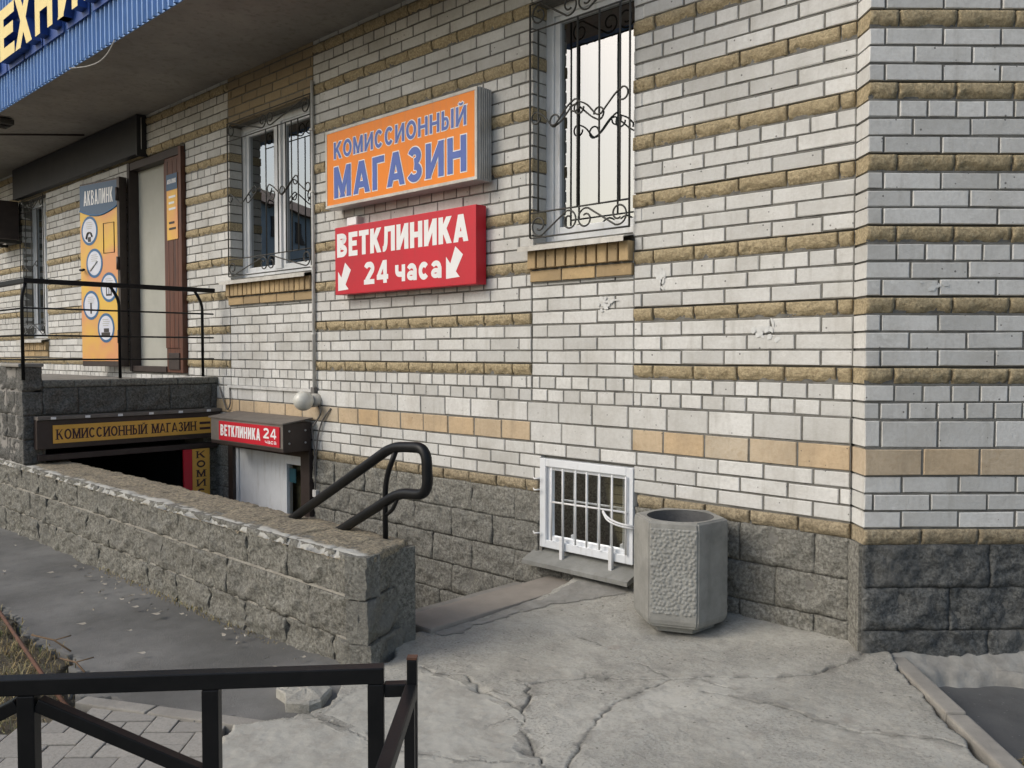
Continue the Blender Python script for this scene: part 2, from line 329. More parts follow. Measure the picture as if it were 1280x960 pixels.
# ------------------------------------------------------------------ lettering: stroke glyphs, real metres
def arc(cx, cy, rx, ry, a0, a1, n=18):
    return [(cx + rx * math.cos(R(a0 + (a1 - a0) * i / n)), cy + ry * math.sin(R(a0 + (a1 - a0) * i / n))) for i in range(n + 1)]
def glyph(ch, W, H, t):
    h = t / 2; e = t * 1.2; T = .86 * t; q = T / 2     # T thickness of bars
    L = lambda *p, w=t, c=False: (list(p), w, c)
    lo, hi = -e, H + e
    V = lambda x, a=0, b=H: L((x, a), (x, b))
    def D(x0, y0, x1, y1, w=t, es=1): 
        dx, dy = x1 - x0, y1 - y0; l = math.hypot(dx, dy); k = e / l
        if not es: return ([(x0, y0), (x1 + dx * k, y1 + dy * k)], w, True)
        return ([(x0 - dx * k, y0 - dy * k), (x1 + dx * k, y1 + dy * k)], w, True)
    if ch == 'К': return [V(h), D(t * .75, H * .40, W - h * 1.2, H, es=0), D(W * .40, H * .60, W - h * 1.1, 0, es=0)]
    if ch in 'ОО0': return [(arc(W / 2, H / 2, W / 2 - h, H / 2 - q, 0, 360, 32), t, 'loop')]
    if ch == 'М': return [V(h), V(W - h), D(h * 1.1, H, W / 2, H * .12, t * .9), D(W - h * 1.1, H, W / 2, H * .12, t * .9)]
    if ch in 'ИЙ':
        g = [V(h), V(W - h), D(h * 1.1, H * .06, W - h * 1.1, H * .94, t * .85)]
        if ch == 'Й': g.append((arc(W / 2, H * 1.22, W * .20, H * .12, 200, 340, 8), t * .55, False))
        return g
    if ch in 'Сс': return [(arc(W / 2, H / 2, W / 2 - h, H / 2 - q, 40, 320, 26), t, False)]
    if ch == 'Н': return [V(h), V(W - h), L((t, H * .5), (W - t, H * .5), w=T)]
    if ch == 'Ы': 
        b = W * .62
        return [V(h), V(W - h), L((t * .9, H * .58), (b * .55, H * .58), *arc(b * .55, H * .29 + q * .5, b * .45 - h, H * .29 - q * .5, 90, -90, 10), (b * .55, q), (t * .9, q), w=T)]
    if ch == 'А': return [D(h * .9, 0, W / 2 - h * .12, H), D(W - h * .9, 0, W / 2 + h * .12, H), L((W * .26, H * .27), (W * .74, H * .27), w=T)]
    if ch == 'Г': return [V(h), L((t * .9, H - q), (W, H - q), w=T)]
    if ch == 'З': return [(arc(W * .46, H * .735, W * .46 - h, H * .265 - q, 160, -90, 16), t * .95, False), (arc(W * .46, H * .275, W * .52 - h, H * .275 - q, 90, -160, 16), t * .95, False)]
    if ch == 'В':
        return [V(h), L((t * .9, H - q), (W * .45, H - q), *arc(W * .45, H * .76, W * .50 - h, H * .24 - q, 90, -90, 10), (W * .45, H * .52), (t * .9, H * .52), w=T),
                L((t * .9, H * .52 - q * .2), (W * .5, H * .52 - q * .2), *arc(W * .5, H * .265, W * .5 - h, H * .265 - q, 90, -90, 10), (W * .5, q), (t * .9, q), w=T)]
    if ch == 'Е': return [V(h), L((t * .9, H - q), (W, H - q), w=T), L((t * .9, H * .52), (W * .92, H * .52), w=T), L((t * .9, q), (W, q), w=T)]
    if ch == 'Т': return [L((0, H - q), (W, H - q), w=T), V(W / 2, 0, H - T * .9)]
    if ch == 'Л': return [V(W - h), L((W * .24, H - q), (W - t * .9, H - q), w=T), (fillet([(0, q, 0), (W * .16, q, 0), (W * .26, H * .3, 0), (W * .30, H, 0)], H * .25), t * .9, True)]
    if ch == 'Х': return [D(h, 0, W - h, H), D(W - h, 0, h, H)]
    if ch == '2': return [(arc(W / 2, H * .70, W / 2 - h, H * .30 - q, 165, -25, 14) + [(h * 1.4, q * 1.4)], t, True), L((0, q), (W, q), w=T)]
    if ch == '4': return [V(W * .72), L((0, H * .27), (W, H * .27), w=T), D(h * .7, H * .27, W * .70, H, t * .85, es=0)]
    if ch == 'ч': return [V(W - h), (fillet([(h, H, 0), (h, H * .45, 0), (W - t * .9, H * .42, 0)], H * .3), t, False)]
    if ch == 'а': return [V(W - h * 1.1, 0, H * .66), (arc(W * .48, H * .62, W * .5 - h * 1.1, H * .38 - q, 160, 0, 12), t * .95, False), (arc(W * .45, H * .30, W * .45 - h, H * .30 - q, 0, 360, 24), t * .8, 'loop')]
    return []
WID = {'М': 1.18, 'Ы': 1.2, 'А': 1.05, 'Г': .75, 'З': .85, 'Е': .85, 'Т': .9, ' ': .55, '2': .8, '4': .85, 'К': 1.0, 'О': 1.08, 'С': .98, 'Л': 1.05}
def clip_poly(poly, y0, y1):
    for k, (lim, sg) in enumerate(((y0, 1), (y1, -1))):
        out = []
        for i in range(len(poly)):
            a, b = poly[i - 1], poly[i]; ia = (a[1] - lim) * sg >= 0; ib = (b[1] - lim) * sg >= 0
            if ia != ib:
                t = (lim - a[1]) / (b[1] - a[1]); out.append((a[0] + t * (b[0] - a[0]), lim))
            if ib: out.append(b)
        poly = out
        if not poly: break
    return poly
def stroke_polys(pts, wd, mode, H, ext=0.0):
    """quads (as polygons) of a thick line in the letter plane"""
    P = []
    for p in pts:
        if not P or math.hypot(p[0] - P[-1][0], p[1] - P[-1][1]) > 1e-5: P.append((p[0], p[1]))
    n = len(P); loop = mode == 'loop'
    if loop: P = P[:-1]; n -= 1
    elif ext and n > 1:
        def push(a, b): 
            l = math.hypot(a[0] - b[0], a[1] - b[1]) or 1; return (a[0] + (a[0] - b[0]) * ext / l, a[1] + (a[1] - b[1]) * ext / l)
        P[0] = push(P[0], P[1]); P[-1] = push(P[-1], P[-2])
    Lf, Rt = [], []; hw = wd / 2 + ext
    for i in range(n):
        a = P[i - 1] if (i or loop) else P[i]; b = P[(i + 1) % n] if (i < n - 1 or loop) else P[i]
        dx, dy = b[0] - a[0], b[1] - a[1]; l = math.hypot(dx, dy) or 1; nx, ny = -dy / l, dx / l; k = 1
        if 0 < i < n - 1 or loop:
            c = P[i]; d1 = (c[0] - a[0], c[1] - a[1]); l1 = math.hypot(*d1) or 1; k = 1 / max(.6, (d1[0] * dx + d1[1] * dy) / (l1 * l))
        Lf.append((P[i][0] + nx * hw * k, P[i][1] + ny * hw * k)); Rt.append((P[i][0] - nx * hw * k, P[i][1] - ny * hw * k))
    polys = []; m = n if loop else n - 1
    for i in range(m):
        j = (i + 1) % n; q = [Lf[i], Lf[j], Rt[j], Rt[i]]
        if mode is True: q = clip_poly(q, -ext, H + ext)
        if len(q) >= 3: polys.append(q)
    return polys
def letters(text, x0, x1, z0, H, y, t, mat, parent, gap=.13, outline=None, depth=0.0, side=None, serif=False, flip=None, name='letter'):
    """one mesh per character between x0 and x1, base line z0, front plane y (facing -y)"""
    un = sum(WID.get(c, 1.0) for c in text) + gap * (len(text) - 1); k = (x1 - x0) / un; x = x0; out = []
    for c in text:
        W = WID.get(c, 1.0) * k
        if c != ' ':
            Hc = H * .72 if c in 'час' else H
            G = glyph(c, W, Hc, t)
            if serif:
                ex = []
                for pts, wd, md in G:
                    if len(pts) == 2 and abs(pts[0][0] - pts[1][0]) < 1e-6 and abs(pts[0][1] - pts[1][1]) > .8 * Hc:
                        for yy in (H * .035, Hc - H * .035): ex.append(([(pts[0][0] - t * 1.1, yy), (pts[0][0] + t * 1.1, yy)], H * .07, False))
                G = [(p, (wd * .55 if md is True and c in 'ИЙКА' and i % 2 else wd), md) for i, (p, wd, md) in enumerate(G)] + ex
            mb = MB(); lay = 0
            for (ext, mi, base) in (((outline, 1, 0.0),) if outline else ()) + ((0.0, 0, .0022 if outline else 0.0),):
                for si, (pts, wd, md) in enumerate(G):
                    yy = y - base - si * .00035
                    for q in stroke_polys(pts, wd, md, Hc, ext):
                        if depth:
                            qq = [(x + a, z0 + b) for a, b in q]; n = len(qq)
                            mb.add([(p[0], yy - depth, p[1]) for p in qq] + [(p[0], y, p[1]) for p in qq], [tuple(range(n))], 0)
                            m0 = len(mb.v) - 2 * n
                            mb.f += [(m0 + i, m0 + i + n, m0 + (i + 1) % n + n, m0 + (i + 1) % n) for i in range(n)]; mb.mi += [1] * n; mb.sm += [False] * n
                        else:
                            mb.add([(x + a, yy, z0 + b) for a, b in q], [tuple(range(len(q)))], mi)
            o = mb.build(name, [mat] + ([outline and 'letter_white'] if outline else []) + ([side] if side else []), parent); out.append(o)
        x += W + gap * k
    return out

# ------------------------------------------------------------------ brick and rock piece meshes (shared)
U = .0797; Z6 = 1.341
_cache = {}
def brick_mesh(L, H, dep, var, mat):
    key = ('b', round(L, 3), round(H, 3), round(dep, 2), var, mat)
    if key in _cache: return _cache[key]
    r = random.Random(hash(key[1:5]) & 0xffff); b = .0032
    j = lambda k=.0018: r.uniform(-k, k)
    a, c = L / 2, H / 2
    vs = []
    for (sx, sz) in ((-1, -1), (1, -1), (1, 1), (-1, 1)): vs.append((sx * (a - b) + j(), 0 + j(.0006), sz * (c - b) + j()))
    for (sx, sz) in ((-1, -1), (1, -1), (1, 1), (-1, 1)): vs.append((sx * a + j(.0006), b + j(.0008), sz * c + j(.0006)))
    for (sx, sz) in ((-1, -1), (1, -1), (1, 1), (-1, 1)): vs.append((sx * a, dep, sz * c))
    fs = [(0, 1, 2, 3)] + [(i + 4, (i + 1) % 4 + 4, (i + 1) % 4, i) for i in range(4)] + [(i + 8, (i + 1) % 4 + 8, (i + 1) % 4 + 4, i + 4) for i in range(4)]
    me = bpy.data.meshes.new('brick_shape'); me.from_pydata(vs, [], fs); me.materials.append(MAT[mat]); me.update(); _cache[key] = me; return me
def rock_mesh(L, H, dep, var, mat, proud=.012, amp=.008, cell=.022, edge=.02, freq=9, frac=0.0):
    key = ('r', round(L, 2), round(H, 3), round(dep, 2), var, mat, round(proud, 3), frac)
    if key in _cache: return _cache[key]
    nx = max(3, int(L / cell)); nzz = max(3, int(H / cell)) if not frac else 6; sx = var * 13.7 + L * 3
    vs = []; fs = []
    for k in range(nzz + 1):
        for i in range(nx + 1):
            x = -L / 2 + L * i / nx; z = -H / 2 + H * k / nzz
            ed = min(i / nx * L + .004, (1 - i / nx) * L + .004, k / nzz * H + .004, (1 - k / nzz) * H + .004)
            f = min(1, ed / edge) ** .6
            n1 = mnoise.noise((x * freq + sx, z * freq * 1.3, var)); n2 = mnoise.noise((x * freq * 2.7 + sx, z * freq * 3.1, var + 5)); n3 = mnoise.noise((x * freq * 6 + sx, z * freq * 6, var + 9))
            d = proud * f + (n1 * 1.0 + n2 * .6 + n3 * .35) * amp * (.35 + .65 * f)
            if frac:
                zb = -H / 2 + H * (.34 + .34 * mnoise.noise((x * 16 + sx, 2.2, var)) + .16 * mnoise.noise((x * 47 + sx, 4.2, var)))
                d -= frac * min(1, max(0, (zb - z) / .012))
            wx = (0 if i in (0, nx) else mnoise.noise((x * 30 + sx, z * 30, 3.3)) * cell * .25); wz = (0 if k in (0, nzz) else mnoise.noise((x * 30 + sx, z * 30, 7.3)) * cell * .25)
            vs.append((x + wx, -d, z + wz))
    W = nx + 1
    for k in range(nzz):
        for i in range(nx): fs.append((k * W + i, k * W + i + 1, (k + 1) * W + i + 1, (k + 1) * W + i))
    rim = [i for i in range(W)] + [k * W + nx for k in range(1, nzz + 1)] + [nzz * W + i for i in range(nx - 1, -1, -1)] + [k * W for k in range(nzz - 1, 0, -1)]
    b0 = len(vs); vs += [(vs[i][0], dep, vs[i][2]) for i in rim]; m = len(rim)
    fs += [(rim[(q + 1) % m], rim[q], b0 + q, b0 + (q + 1) % m) for q in range(m)]
    me = bpy.data.meshes.new('rock_shape'); me.from_pydata(vs, [], fs); me.materials.append(MAT[mat])
    me.polygons.foreach_set('use_smooth', [True] * (nx * nzz) + [False] * m); me.update(); _cache[key] = me; return me
class Pieces:
    """collects pieces (mesh, matrix); the largest in view become objects, the rest one joined part"""
    def __init__(s): s.l = []
    def put(s, me, M, size, parent, deep=0):
        v = view_px(M.translation); a = 0
        if v and -60 < v[0] < 1340 and -60 < v[1] < 1020: a = size / (v[2] ** 2)
        s.l.append((a, me, M, parent))
    def build(s, name, limit, rest_name):
        s.l.sort(key=lambda q: -q[0])
        for a, me, M, par in s.l[:limit]:
            o = bpy.data.objects.new(name, me); COL.objects.link(o); o.parent = par; o.matrix_local = M
        by = {}
        for a, me, M, par in s.l[limit:]: by.setdefault(par.name, (par, []))[1].append((me, M))
        for par, it in by.values():
            V, Fc, mats, mi, rn, sm = [], [], [], [], [], []; n = 0
            for me, M in it:
                mt = me.materials[0]
                if mt not in mats: mats.append(mt)
                r = rng.random(); k = mats.index(mt)
                V += [(M @ v.co)[:] for v in me.vertices]
                for p in me.polygons: Fc.append(tuple(i + n for i in p.vertices)); mi.append(k); rn.append(r); sm.append(p.use_smooth)
                n += len(me.vertices)
            me = bpy.data.meshes.new(rest_name); me.from_pydata(V, [], Fc)
            for mt in mats: me.materials.append(mt)
            me.polygons.foreach_set('material_index', mi); me.polygons.foreach_set('use_smooth', sm)
            at = me.attributes.new('rnd', 'FLOAT', 'FACE'); at.data.foreach_set('value', rn); me.update()
            o = link(rest_name, me, par); o['kind'] = 'stuff'
P_white, P_split, P_large, P_plinth, P_sill = Pieces(), Pieces(), Pieces(), Pieces(), Pieces()

# ================================================================== THE BUILDING
bld = thing('brick_building', 'white and yellow brick building with corner pier, barred windows and blue-edged canopy', 'building')
PA = R(44.6); e_p = Vector((math.cos(PA), math.sin(PA), 0)); n_p = Vector((math.sin(PA), -math.cos(PA), 0))
PO = n_p * .13 + e_p * .004                                              # outer corner of the pier
PIER_L = 3.2
WIN1 = (-5.835, -4.452, 2.085, 3.50); WIN2 = (-2.032, -1.256, 2.085, 3.56); BWIN = (-1.945, -1.235, .195, .748)
DOOR = (-8.06, -6.70, 1.20, 3.47); FWIN = (-11.62, -10.66, 1.60, 3.50); VDOOR = (-5.86, -4.47, -1.56, .60)
OPEN = [WIN1, WIN2, BWIN, DOOR, FWIN, VDOOR]
XL, ZT = -16.0, 6.0
def wall_backing():
    xs = sorted({XL, 0.02} | {o[0] for o in OPEN} | {o[1] for o in OPEN}); zs = sorted({-1.7, ZT} | {o[2] for o in OPEN} | {o[3] for o in OPEN})
    mb = MB(); y0, y1 = .022, .40
    hole = lambda x, z: any(o[0] < x < o[1] and o[2] < z < o[3] for o in OPEN)
    for a, b in zip(xs, xs[1:]):
        for c, d in zip(zs, zs[1:]):
            if not hole((a + b) / 2, (c + d) / 2):
                mb.add([(a, y0, c), (b, y0, c), (b, y0, d), (a, y0, d)], [(0, 1, 2, 3)]); mb.add([(a, y1, c), (b, y1, c), (b, y1, d), (a, y1, d)], [(3, 2, 1, 0)])
    for o in OPEN:
        a, b, c, d = o
        for q in ([(a, c), (a, d)], [(b, d), (b, c)], [(a, d), (b, d)], [(b, c), (a, c)]):
            (xa, za), (xb, zb) = q; mb.add([(xa, y0, za), (xb, y0, zb), (xb, y1, zb), (xa, y1, za)], [(0, 1, 2, 3)])
    return mb.build('facade_wall', 'mortar', bld)
fac = wall_backing()
mb = MB(); mb.box(.010, PIER_L, .022, .40, -.3, ZT)
pier = mb.build('corner_pier', 'mortar', bld); pier.matrix_local = Matrix.Translation(PO) @ Matrix.Rotation(PA, 4, 'Z')
mor = MB(); morp = MB()

def lay(wall, u0, u1, z0, H, L, off, kind, proud=0.0, hole=None, dl=.10, seamL=True, seamR=True, prefix=''):
    """one course of pieces from u0 to u1; kind selects the mesh; hole = list of (a,b) intervals left open"""
    j = .0105
    u = u0 - off
    segs = [(u0, u1)]
    for (a, b) in (hole or []):
        segs = [s for (p, q) in segs for s in ((p, min(q, a)), (max(p, b), q)) if s[1] - s[0] > .02]
    par = fac if wall == 'f' else pier
    for (p, q) in segs:
        (mor if wall == 'f' else morp).add([(p, (.0085 if kind in ('split', 'splitl') else .005) - proud, z0 - .002), (q, (.0085 if kind in ('split', 'splitl') else .005) - proud, z0 - .002), (q, (.0085 if kind in ('split', 'splitl') else .005) - proud, z0 + H - (.0105 if kind == 'split' else .0)), (p, (.0085 if kind in ('split', 'splitl') else .005) - proud, z0 + H - (.0105 if kind == 'split' else .0))], [(0, 1, 2, 3)])
    while u < u1:
        a, b = u, u + L; u += L
        for (p, q) in segs:
            s0 = max(a, p); s1 = min(b, q)
            if s1 - s0 < .03: continue
            if s0 - p < .03: s0 = p
            if q - s1 < .03: s1 = q
            jl = 0 if (s0 == p and hole) else j / 2; jr = 0 if (s1 == q and hole) else j / 2
            dep = .17 if ((hole and (s0 == p or s1 == q) and (p > u0 + .001 or q < u1 - .001)) or (wall == 'p' and s0 == u0)) else .04
            if wall == 'p' and s0 == u0: jl = 0
            ln = s1 - s0 - jl - jr; cx = s0 + jl + ln / 2; hh = H - j; cz = z0 + hh / 2 + (0 if kind != 'split' else -.001)
            var = rng.randrange(6)
            if kind == 'white': me = brick_mesh(ln, hh, dep, var % 4, 'white_brick'); P = P_white; pr = 0
            elif kind == 'large': me = brick_mesh(ln, hh, dep, var % 4, 'white_brick'); P = P_large; pr = 0
            elif kind == 'ylarge': me = brick_mesh(ln, hh, dep, var % 4, 'yellow_brick'); P = P_large; pr = 0
            elif kind == 'yellow': me = brick_mesh(ln, hh, dep, var % 4, 'lintel_brick'); P = P_sill; pr = 0
            elif kind == 'split': me = rock_mesh(ln, hh, dep, var, 'split_brick', .0085, .005, .0145, .005, 11, .015); P = P_split; pr = 0
            elif kind == 'splitl': me = rock_mesh(ln, hh, dep, var, 'split_brick_low', .010, .006, .0145, .008, 11, .013); P = P_split; pr = 0
            M = Matrix.Translation((cx, -proud - pr + rng.uniform(-.002, .002), cz + rng.uniform(-.0018, .0018))) @ Matrix.Rotation(rng.gauss(0, .004), 4, 'Y') @ Matrix.Rotation(rng.gauss(0, .003), 4, 'Z')
            P2 = M.translation if wall == 'f' else (pier.matrix_local @ M).translation
            # rank by world place
            v = view_px(P2); ar = 0
            if v and -40 < v[0] < 1320 and -40 < v[1] < 1000: ar = ln * hh / v[2] ** 2 * (.75 if wall == 'f' else 1)
            P.l.append((ar, me, M, par))
def holes_at(z, zb, o, skip=()):
    return [(q[0], q[1]) for q in OPEN if q not in skip and q[2] < z + .02 and q[3] > z - .0 and z + zb * .5 < q[3] and z + zb * .5 > q[2]]
def course_sections(wall, k):
    """k: courses counted down from the yellow course at Z6 (k=0 is that course); upward k negative"""
# main field: k from -34 (high) to 2, then lower zone
SECT = [(XL, -5.845), (-4.447, -2.036), (-1.252, 0.0)]
STRIP1, STRIP2 = (-5.845, -4.447), (-2.036, -1.252)
def kind_row(k):
    m = k % 4
    if m == 0: return 'split', .26
    if m == 1 and (k // 4) % 2 == 0: return 'white', .13          # header course under every other yellow one
    return 'white', .26
for k in range(-40, 3):
    z0 = Z6 - (k + 1) * U
    kd, L = kind_row(k)
    if k in (1, 2): kd, L = 'white', .13
    off = (.13 if (k % 2) else 0.0) + (.065 if L == .13 and k % 4 == 1 else 0) + (.05 if kd == 'split' else 0)
    for i, (a, b) in enumerate(SECT):
        hs_ = [(q[0], q[1]) for q in OPEN if q[2] < z0 + U * .5 < q[3] and q[0] >= a - .05 and q[1] <= b + .05] if i == 0 else None
        lay('f', a, b, z0, U, L, (off + i * .037) % L, kd, hole=hs_)
        
    lay('p', 0, PIER_L, z0, U, L, (off + .06) % L if kd != 'split' else .13, kd)
    # strips under the windows: plain white courses; above window 1 yellow smooth brick
    for (a, b), wz, who in ((STRIP1, WIN1, 1), (STRIP2, WIN2, 2)):
        if z0 + U * .5 > wz[3]: lay('f', a, b, z0, U, .26, off, 'yellow' if who == 1 else 'white')
        elif z0 + U <= wz[2] - .10: lay('f', a, b, z0, U, .13 if k > 0 else .26, (.13 if k % 2 else 0) if k <= 0 else off, 'white', proud=-.004)
# reveal bricks: jamb pieces next to the windows get real depth
for (xj, sgn, wz) in ((WIN1[0] - .004, -1, WIN1), (WIN1[1] + .004, 1, WIN1), (WIN2[0] - .004, -1, WIN2), (WIN2[1] + .004, 1, WIN2)):
    for k in range(-30, 0):
        z0 = Z6 - (k + 1) * U
        if z0 < wz[2] - .09 or z0 > wz[3] - .03: continue
        kd, L = kind_row(k); ln = .12 if k % 2 else .06
        if kd == 'split': me = rock_mesh(.10, U - .01, .16, rng.randrange(6), 'split_brick', .006, .005, .018, .01, 11); P = P_split
        else: me = brick_mesh(.10, U - .0105, .16, rng.randrange(4), 'white_brick'); P = P_white
        M = Matrix.Translation((xj + sgn * (.0395 + (.004 if k % 2 else 0)), .0035, z0 + (U - .0105) / 2))
        v = view_px(M.translation); P.l.append(((.1 * U / v[2] ** 2) * .2, me, M, fac))
# lower zone
zl = Z6 - 3 * U; TALL = .1265; LP = .012
for (nm, kd) in (('lw', 'large'), ('ly', 'ylarge')):
    z0 = zl - TALL
    off = .10 if kd == 'large' else .0
    if kd == 'large': lay('f', XL, 0, z0, TALL, .26, off, kd, LP)
    else:
        lay('f', XL, STRIP2[0], z0, TALL, .26, .07, kd, LP); lay('f', STRIP2[0], STRIP2[1], z0, TALL, .26, .0, 'large', LP); lay('f', STRIP2[1], 0, z0, TALL, .26, .05, kd, LP)
    lay('p', 0, PIER_L, z0, TALL, .26, .19 if kd == 'large' else 0, kd, LP if kd == 'large' else LP + .006)
    zl = z0
for i in range(3):
    z0 = zl - U
    lay('f', XL, 0, z0, U, .26, (.13 * i + .04) % .26, 'white', LP, hole=[(q[0], q[1]) for q in (BWIN, VDOOR) if z0 + U * .5 < q[3]] or None)
    lay('p', 0, PIER_L, z0, U, .26, (.13 * i + .09) % .26, 'white', LP); zl = z0
z0 = zl - U
lay('f', XL, 0, z0, U, .26, .11, 'splitl', LP, hole=[(BWIN[0] - .02, BWIN[1] + .03), (VDOOR[0], VDOOR[1])])
lay('p', 0, PIER_L, z0, U, .26, .0, 'splitl', LP); zl = z0
ZP = zl                                                                   # top of the plinth
# plinth blocks
def lay_rock(wall, u0, u1, z0, H, L, off, mat, proud, hole=None, par=None, P=None, amp=.019, frame=None, proud_=.010, edge_=.010):
    segs = [(u0, u1)]
    for (a, b) in (hole or []): segs = [s for (p, q) in segs for s in ((p, min(q, a)), (max(p, b), q)) if s[1] - s[0] > .03]
    u = u0 - off
    while u < u1:
        a, b = u, u + L; u += L
        for (p, q) in segs:
            s0, s1 = max(a, p), min(b, q)
            if s1 - s0 < .05: continue
            ln = s1 - s0 - .003; me = rock_mesh(ln, H - .003, .10, rng.randrange(9), mat, proud_, amp, .0145, edge_, 8)
            M = Matrix.Translation(((s0 + s1) / 2, -proud + rng.uniform(-.003, .003), z0 + H / 2)) @ Matrix.Rotation(rng.gauss(0, .006), 4, 'Z') @ Matrix.Rotation(rng.gauss(0, .004), 4, 'X')
            if frame: M = frame @ M
            W = par.matrix_world @ M if wall != 'p' else pier.matrix_local @ M
            v = view_px(W.translation); ar = ln * H / v[2] ** 2 if v else 0
            (P or P_plinth).l.append((ar, me, M, par))
zc = ZP; row = 0
while zc > -1.55:
    H = .197; z0 = zc - H
    hl = [(q[0] - .0, q[1]) for q in (VDOOR,)] + ([(BWIN[0], BWIN[1])] if z0 + H * .75 > BWIN[2] else [])
    if z0 > -.35: lay_rock('f', -4.47, 0, z0, H, .40, .2 * (row % 2) + .1, 'plinth_grey', .004, hl, fac); lay_rock('f', -6.4, -4.47, z0, H, .40, .2 * (row % 2), 'plinth_grey', .004, hl, fac)
    else: lay_rock('f', -6.4, -1.6, z0, H, .40, .2 * (row % 2) + .1, 'plinth_grey', .004, hl, fac)
    if z0 > -.25: lay_rock('p', -.0, PIER_L, z0, H, .58, .18 * (row % 2), 'plinth_dark', .0, None, pier)
    zc = z0; row += 1
mor.add([(-6.4, .0, -1.6), (VDOOR[0], .0, -1.6), (VDOOR[0], .0, ZP), (-6.4, .0, ZP)], [(0, 1, 2, 3)]); mor.add([(VDOOR[1], .0, -1.6), (BWIN[0], .0, -1.6), (BWIN[0], .0, ZP - .01), (VDOOR[1], .0, ZP - .01)], [(0, 1, 2, 3)]); mor.add([(BWIN[1], .0, -.3), (.0, .0, -.3), (.0, .0, ZP - .01), (BWIN[1], .0, ZP - .01)], [(0, 1, 2, 3)]); morp.add([(.02, .004, -.3), (PIER_L, .004, -.3), (PIER_L, .004, ZP - .01), (.02, .004, ZP - .01)], [(0, 1, 2, 3)])
for mbx, par, nm in ((mor, fac, 'mortar_joints'), (morp, pier, 'mortar_joints')): mbx.build(nm, 'mortar', par)
# plinth side face that closes the pier return
mb = MB(); mb.box(-.012, .10, .012, .38, -.3, ZP - .004); o = mb.build('plinth_corner', 'plinth_grey', bld); o.matrix_local = Matrix.Translation(PO) @ Matrix.Rotation(PA, 4, 'Z')
# interior shell
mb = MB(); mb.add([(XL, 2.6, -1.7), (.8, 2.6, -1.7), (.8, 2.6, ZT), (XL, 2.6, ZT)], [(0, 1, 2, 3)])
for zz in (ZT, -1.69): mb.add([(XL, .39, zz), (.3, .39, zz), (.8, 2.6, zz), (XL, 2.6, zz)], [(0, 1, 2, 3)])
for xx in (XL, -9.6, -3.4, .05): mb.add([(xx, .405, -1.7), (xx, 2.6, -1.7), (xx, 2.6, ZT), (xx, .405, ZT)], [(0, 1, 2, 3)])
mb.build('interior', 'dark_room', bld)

# windows
def window(op, y, mull, name='window'):
    a, b, c, d = op; W = empty(name, ((a + b) / 2, y, c), 0, bld); fr = .062
    hw = (b - a) / 2; h = d - c
    mb = MB()
    for q in ((-hw, -hw + fr, 0, h), (hw - fr, hw, 0, h), (-hw + fr, hw - fr, 0, fr), (-hw + fr, hw - fr, h - fr, h)): mb.box(q[0], q[1], -.035, .035, q[2], q[3], bev=.006)
    mb.build('frame', 'white_plastic', W)
    if mull:
        for m in mull: MB().box(m - a - hw - .05, m - a - hw + .05, -.042, .03, fr, h - fr, bev=.006).build('mullion', 'white_plastic', W)
    edges = [-hw + fr] + [v for m in (mull or []) for v in (m - a - hw - .05, m - a - hw + .05)] + [hw - fr]
    for i in range(0, len(edges), 2):
        x0, x1 = edges[i], edges[i + 1]; s = .042; mb = MB()
        for q in ((x0, x0 + s, fr, h - fr), (x1 - s, x1, fr, h - fr), (x0 + s, x1 - s, fr, fr + s), (x0 + s, x1 - s, h - fr - s, h - fr)): mb.box(q[0], q[1], -.022, .024, q[2], q[3], bev=.005)
        mb.build('sash', 'white_plastic', W)
        mb = MB(); mb.add([(x0 + s - .003, 0, fr + s - .003), (x1 - s + .003, 0, fr + s - .003), (x1 - s + .003, 0, h - fr - s + .003), (x0 + s - .003, 0, h - fr - s + .003)], [(0, 1, 2, 3)])
        mb.build('pane', 'glass', W)
    return W
w1 = window(WIN1, .165, [-5.20]); w2 = window(WIN2, .165, None); w3 = window(FWIN, .165, [-11.15])
def sill(par, op, x0, x1, y_off):
    W = par; ox, oy, oz = W.location
    pts = [(.04, .030), (-.205, -.012), (-.218, -.020), (-.218, -.046), (-.214, -.046), (-.213, -.024), (-.20, -.018), (.04, .024)]
    mb = MB(); n = len(pts); a, b = x0 - ox, x1 - ox
    vs = [(a, p[0] - .045, p[1] - .015) for p in pts] + [(b, p[0] - .045, p[1] - .015) for p in pts]
    mb.add(vs, [tuple(range(n))[::-1], tuple(range(n, 2 * n))] + [(i, (i + 1) % n, (i + 1) % n + n, i + n) for i in range(n)])
    return mb.build('sill', 'sill_metal', W)
sill(w1, WIN1, WIN1[0] - .03, WIN1[1] + .0, 0); sill(w2, WIN2, WIN2[0] - .035, WIN2[1] + .0, 0); sill(w3, FWIN, FWIN[0] - .03, FWIN[1] + .03, 0)
n = 60; a, b = WIN2[0] + .22 - w2.location.x, WIN2[1] - w2.location.x
V_ = [(a + (b - a) * i / n, .12 + .018 * math.sin(i * .95) + .008 * math.sin(i * 2.3), z) for z in (.02, 1.2) for i in range(n + 1)]
MB().add(V_, [(i, i + 1, i + n + 2, i + n + 1) for i in range(n)], 0, True).build('curtain', 'curtain', w2)
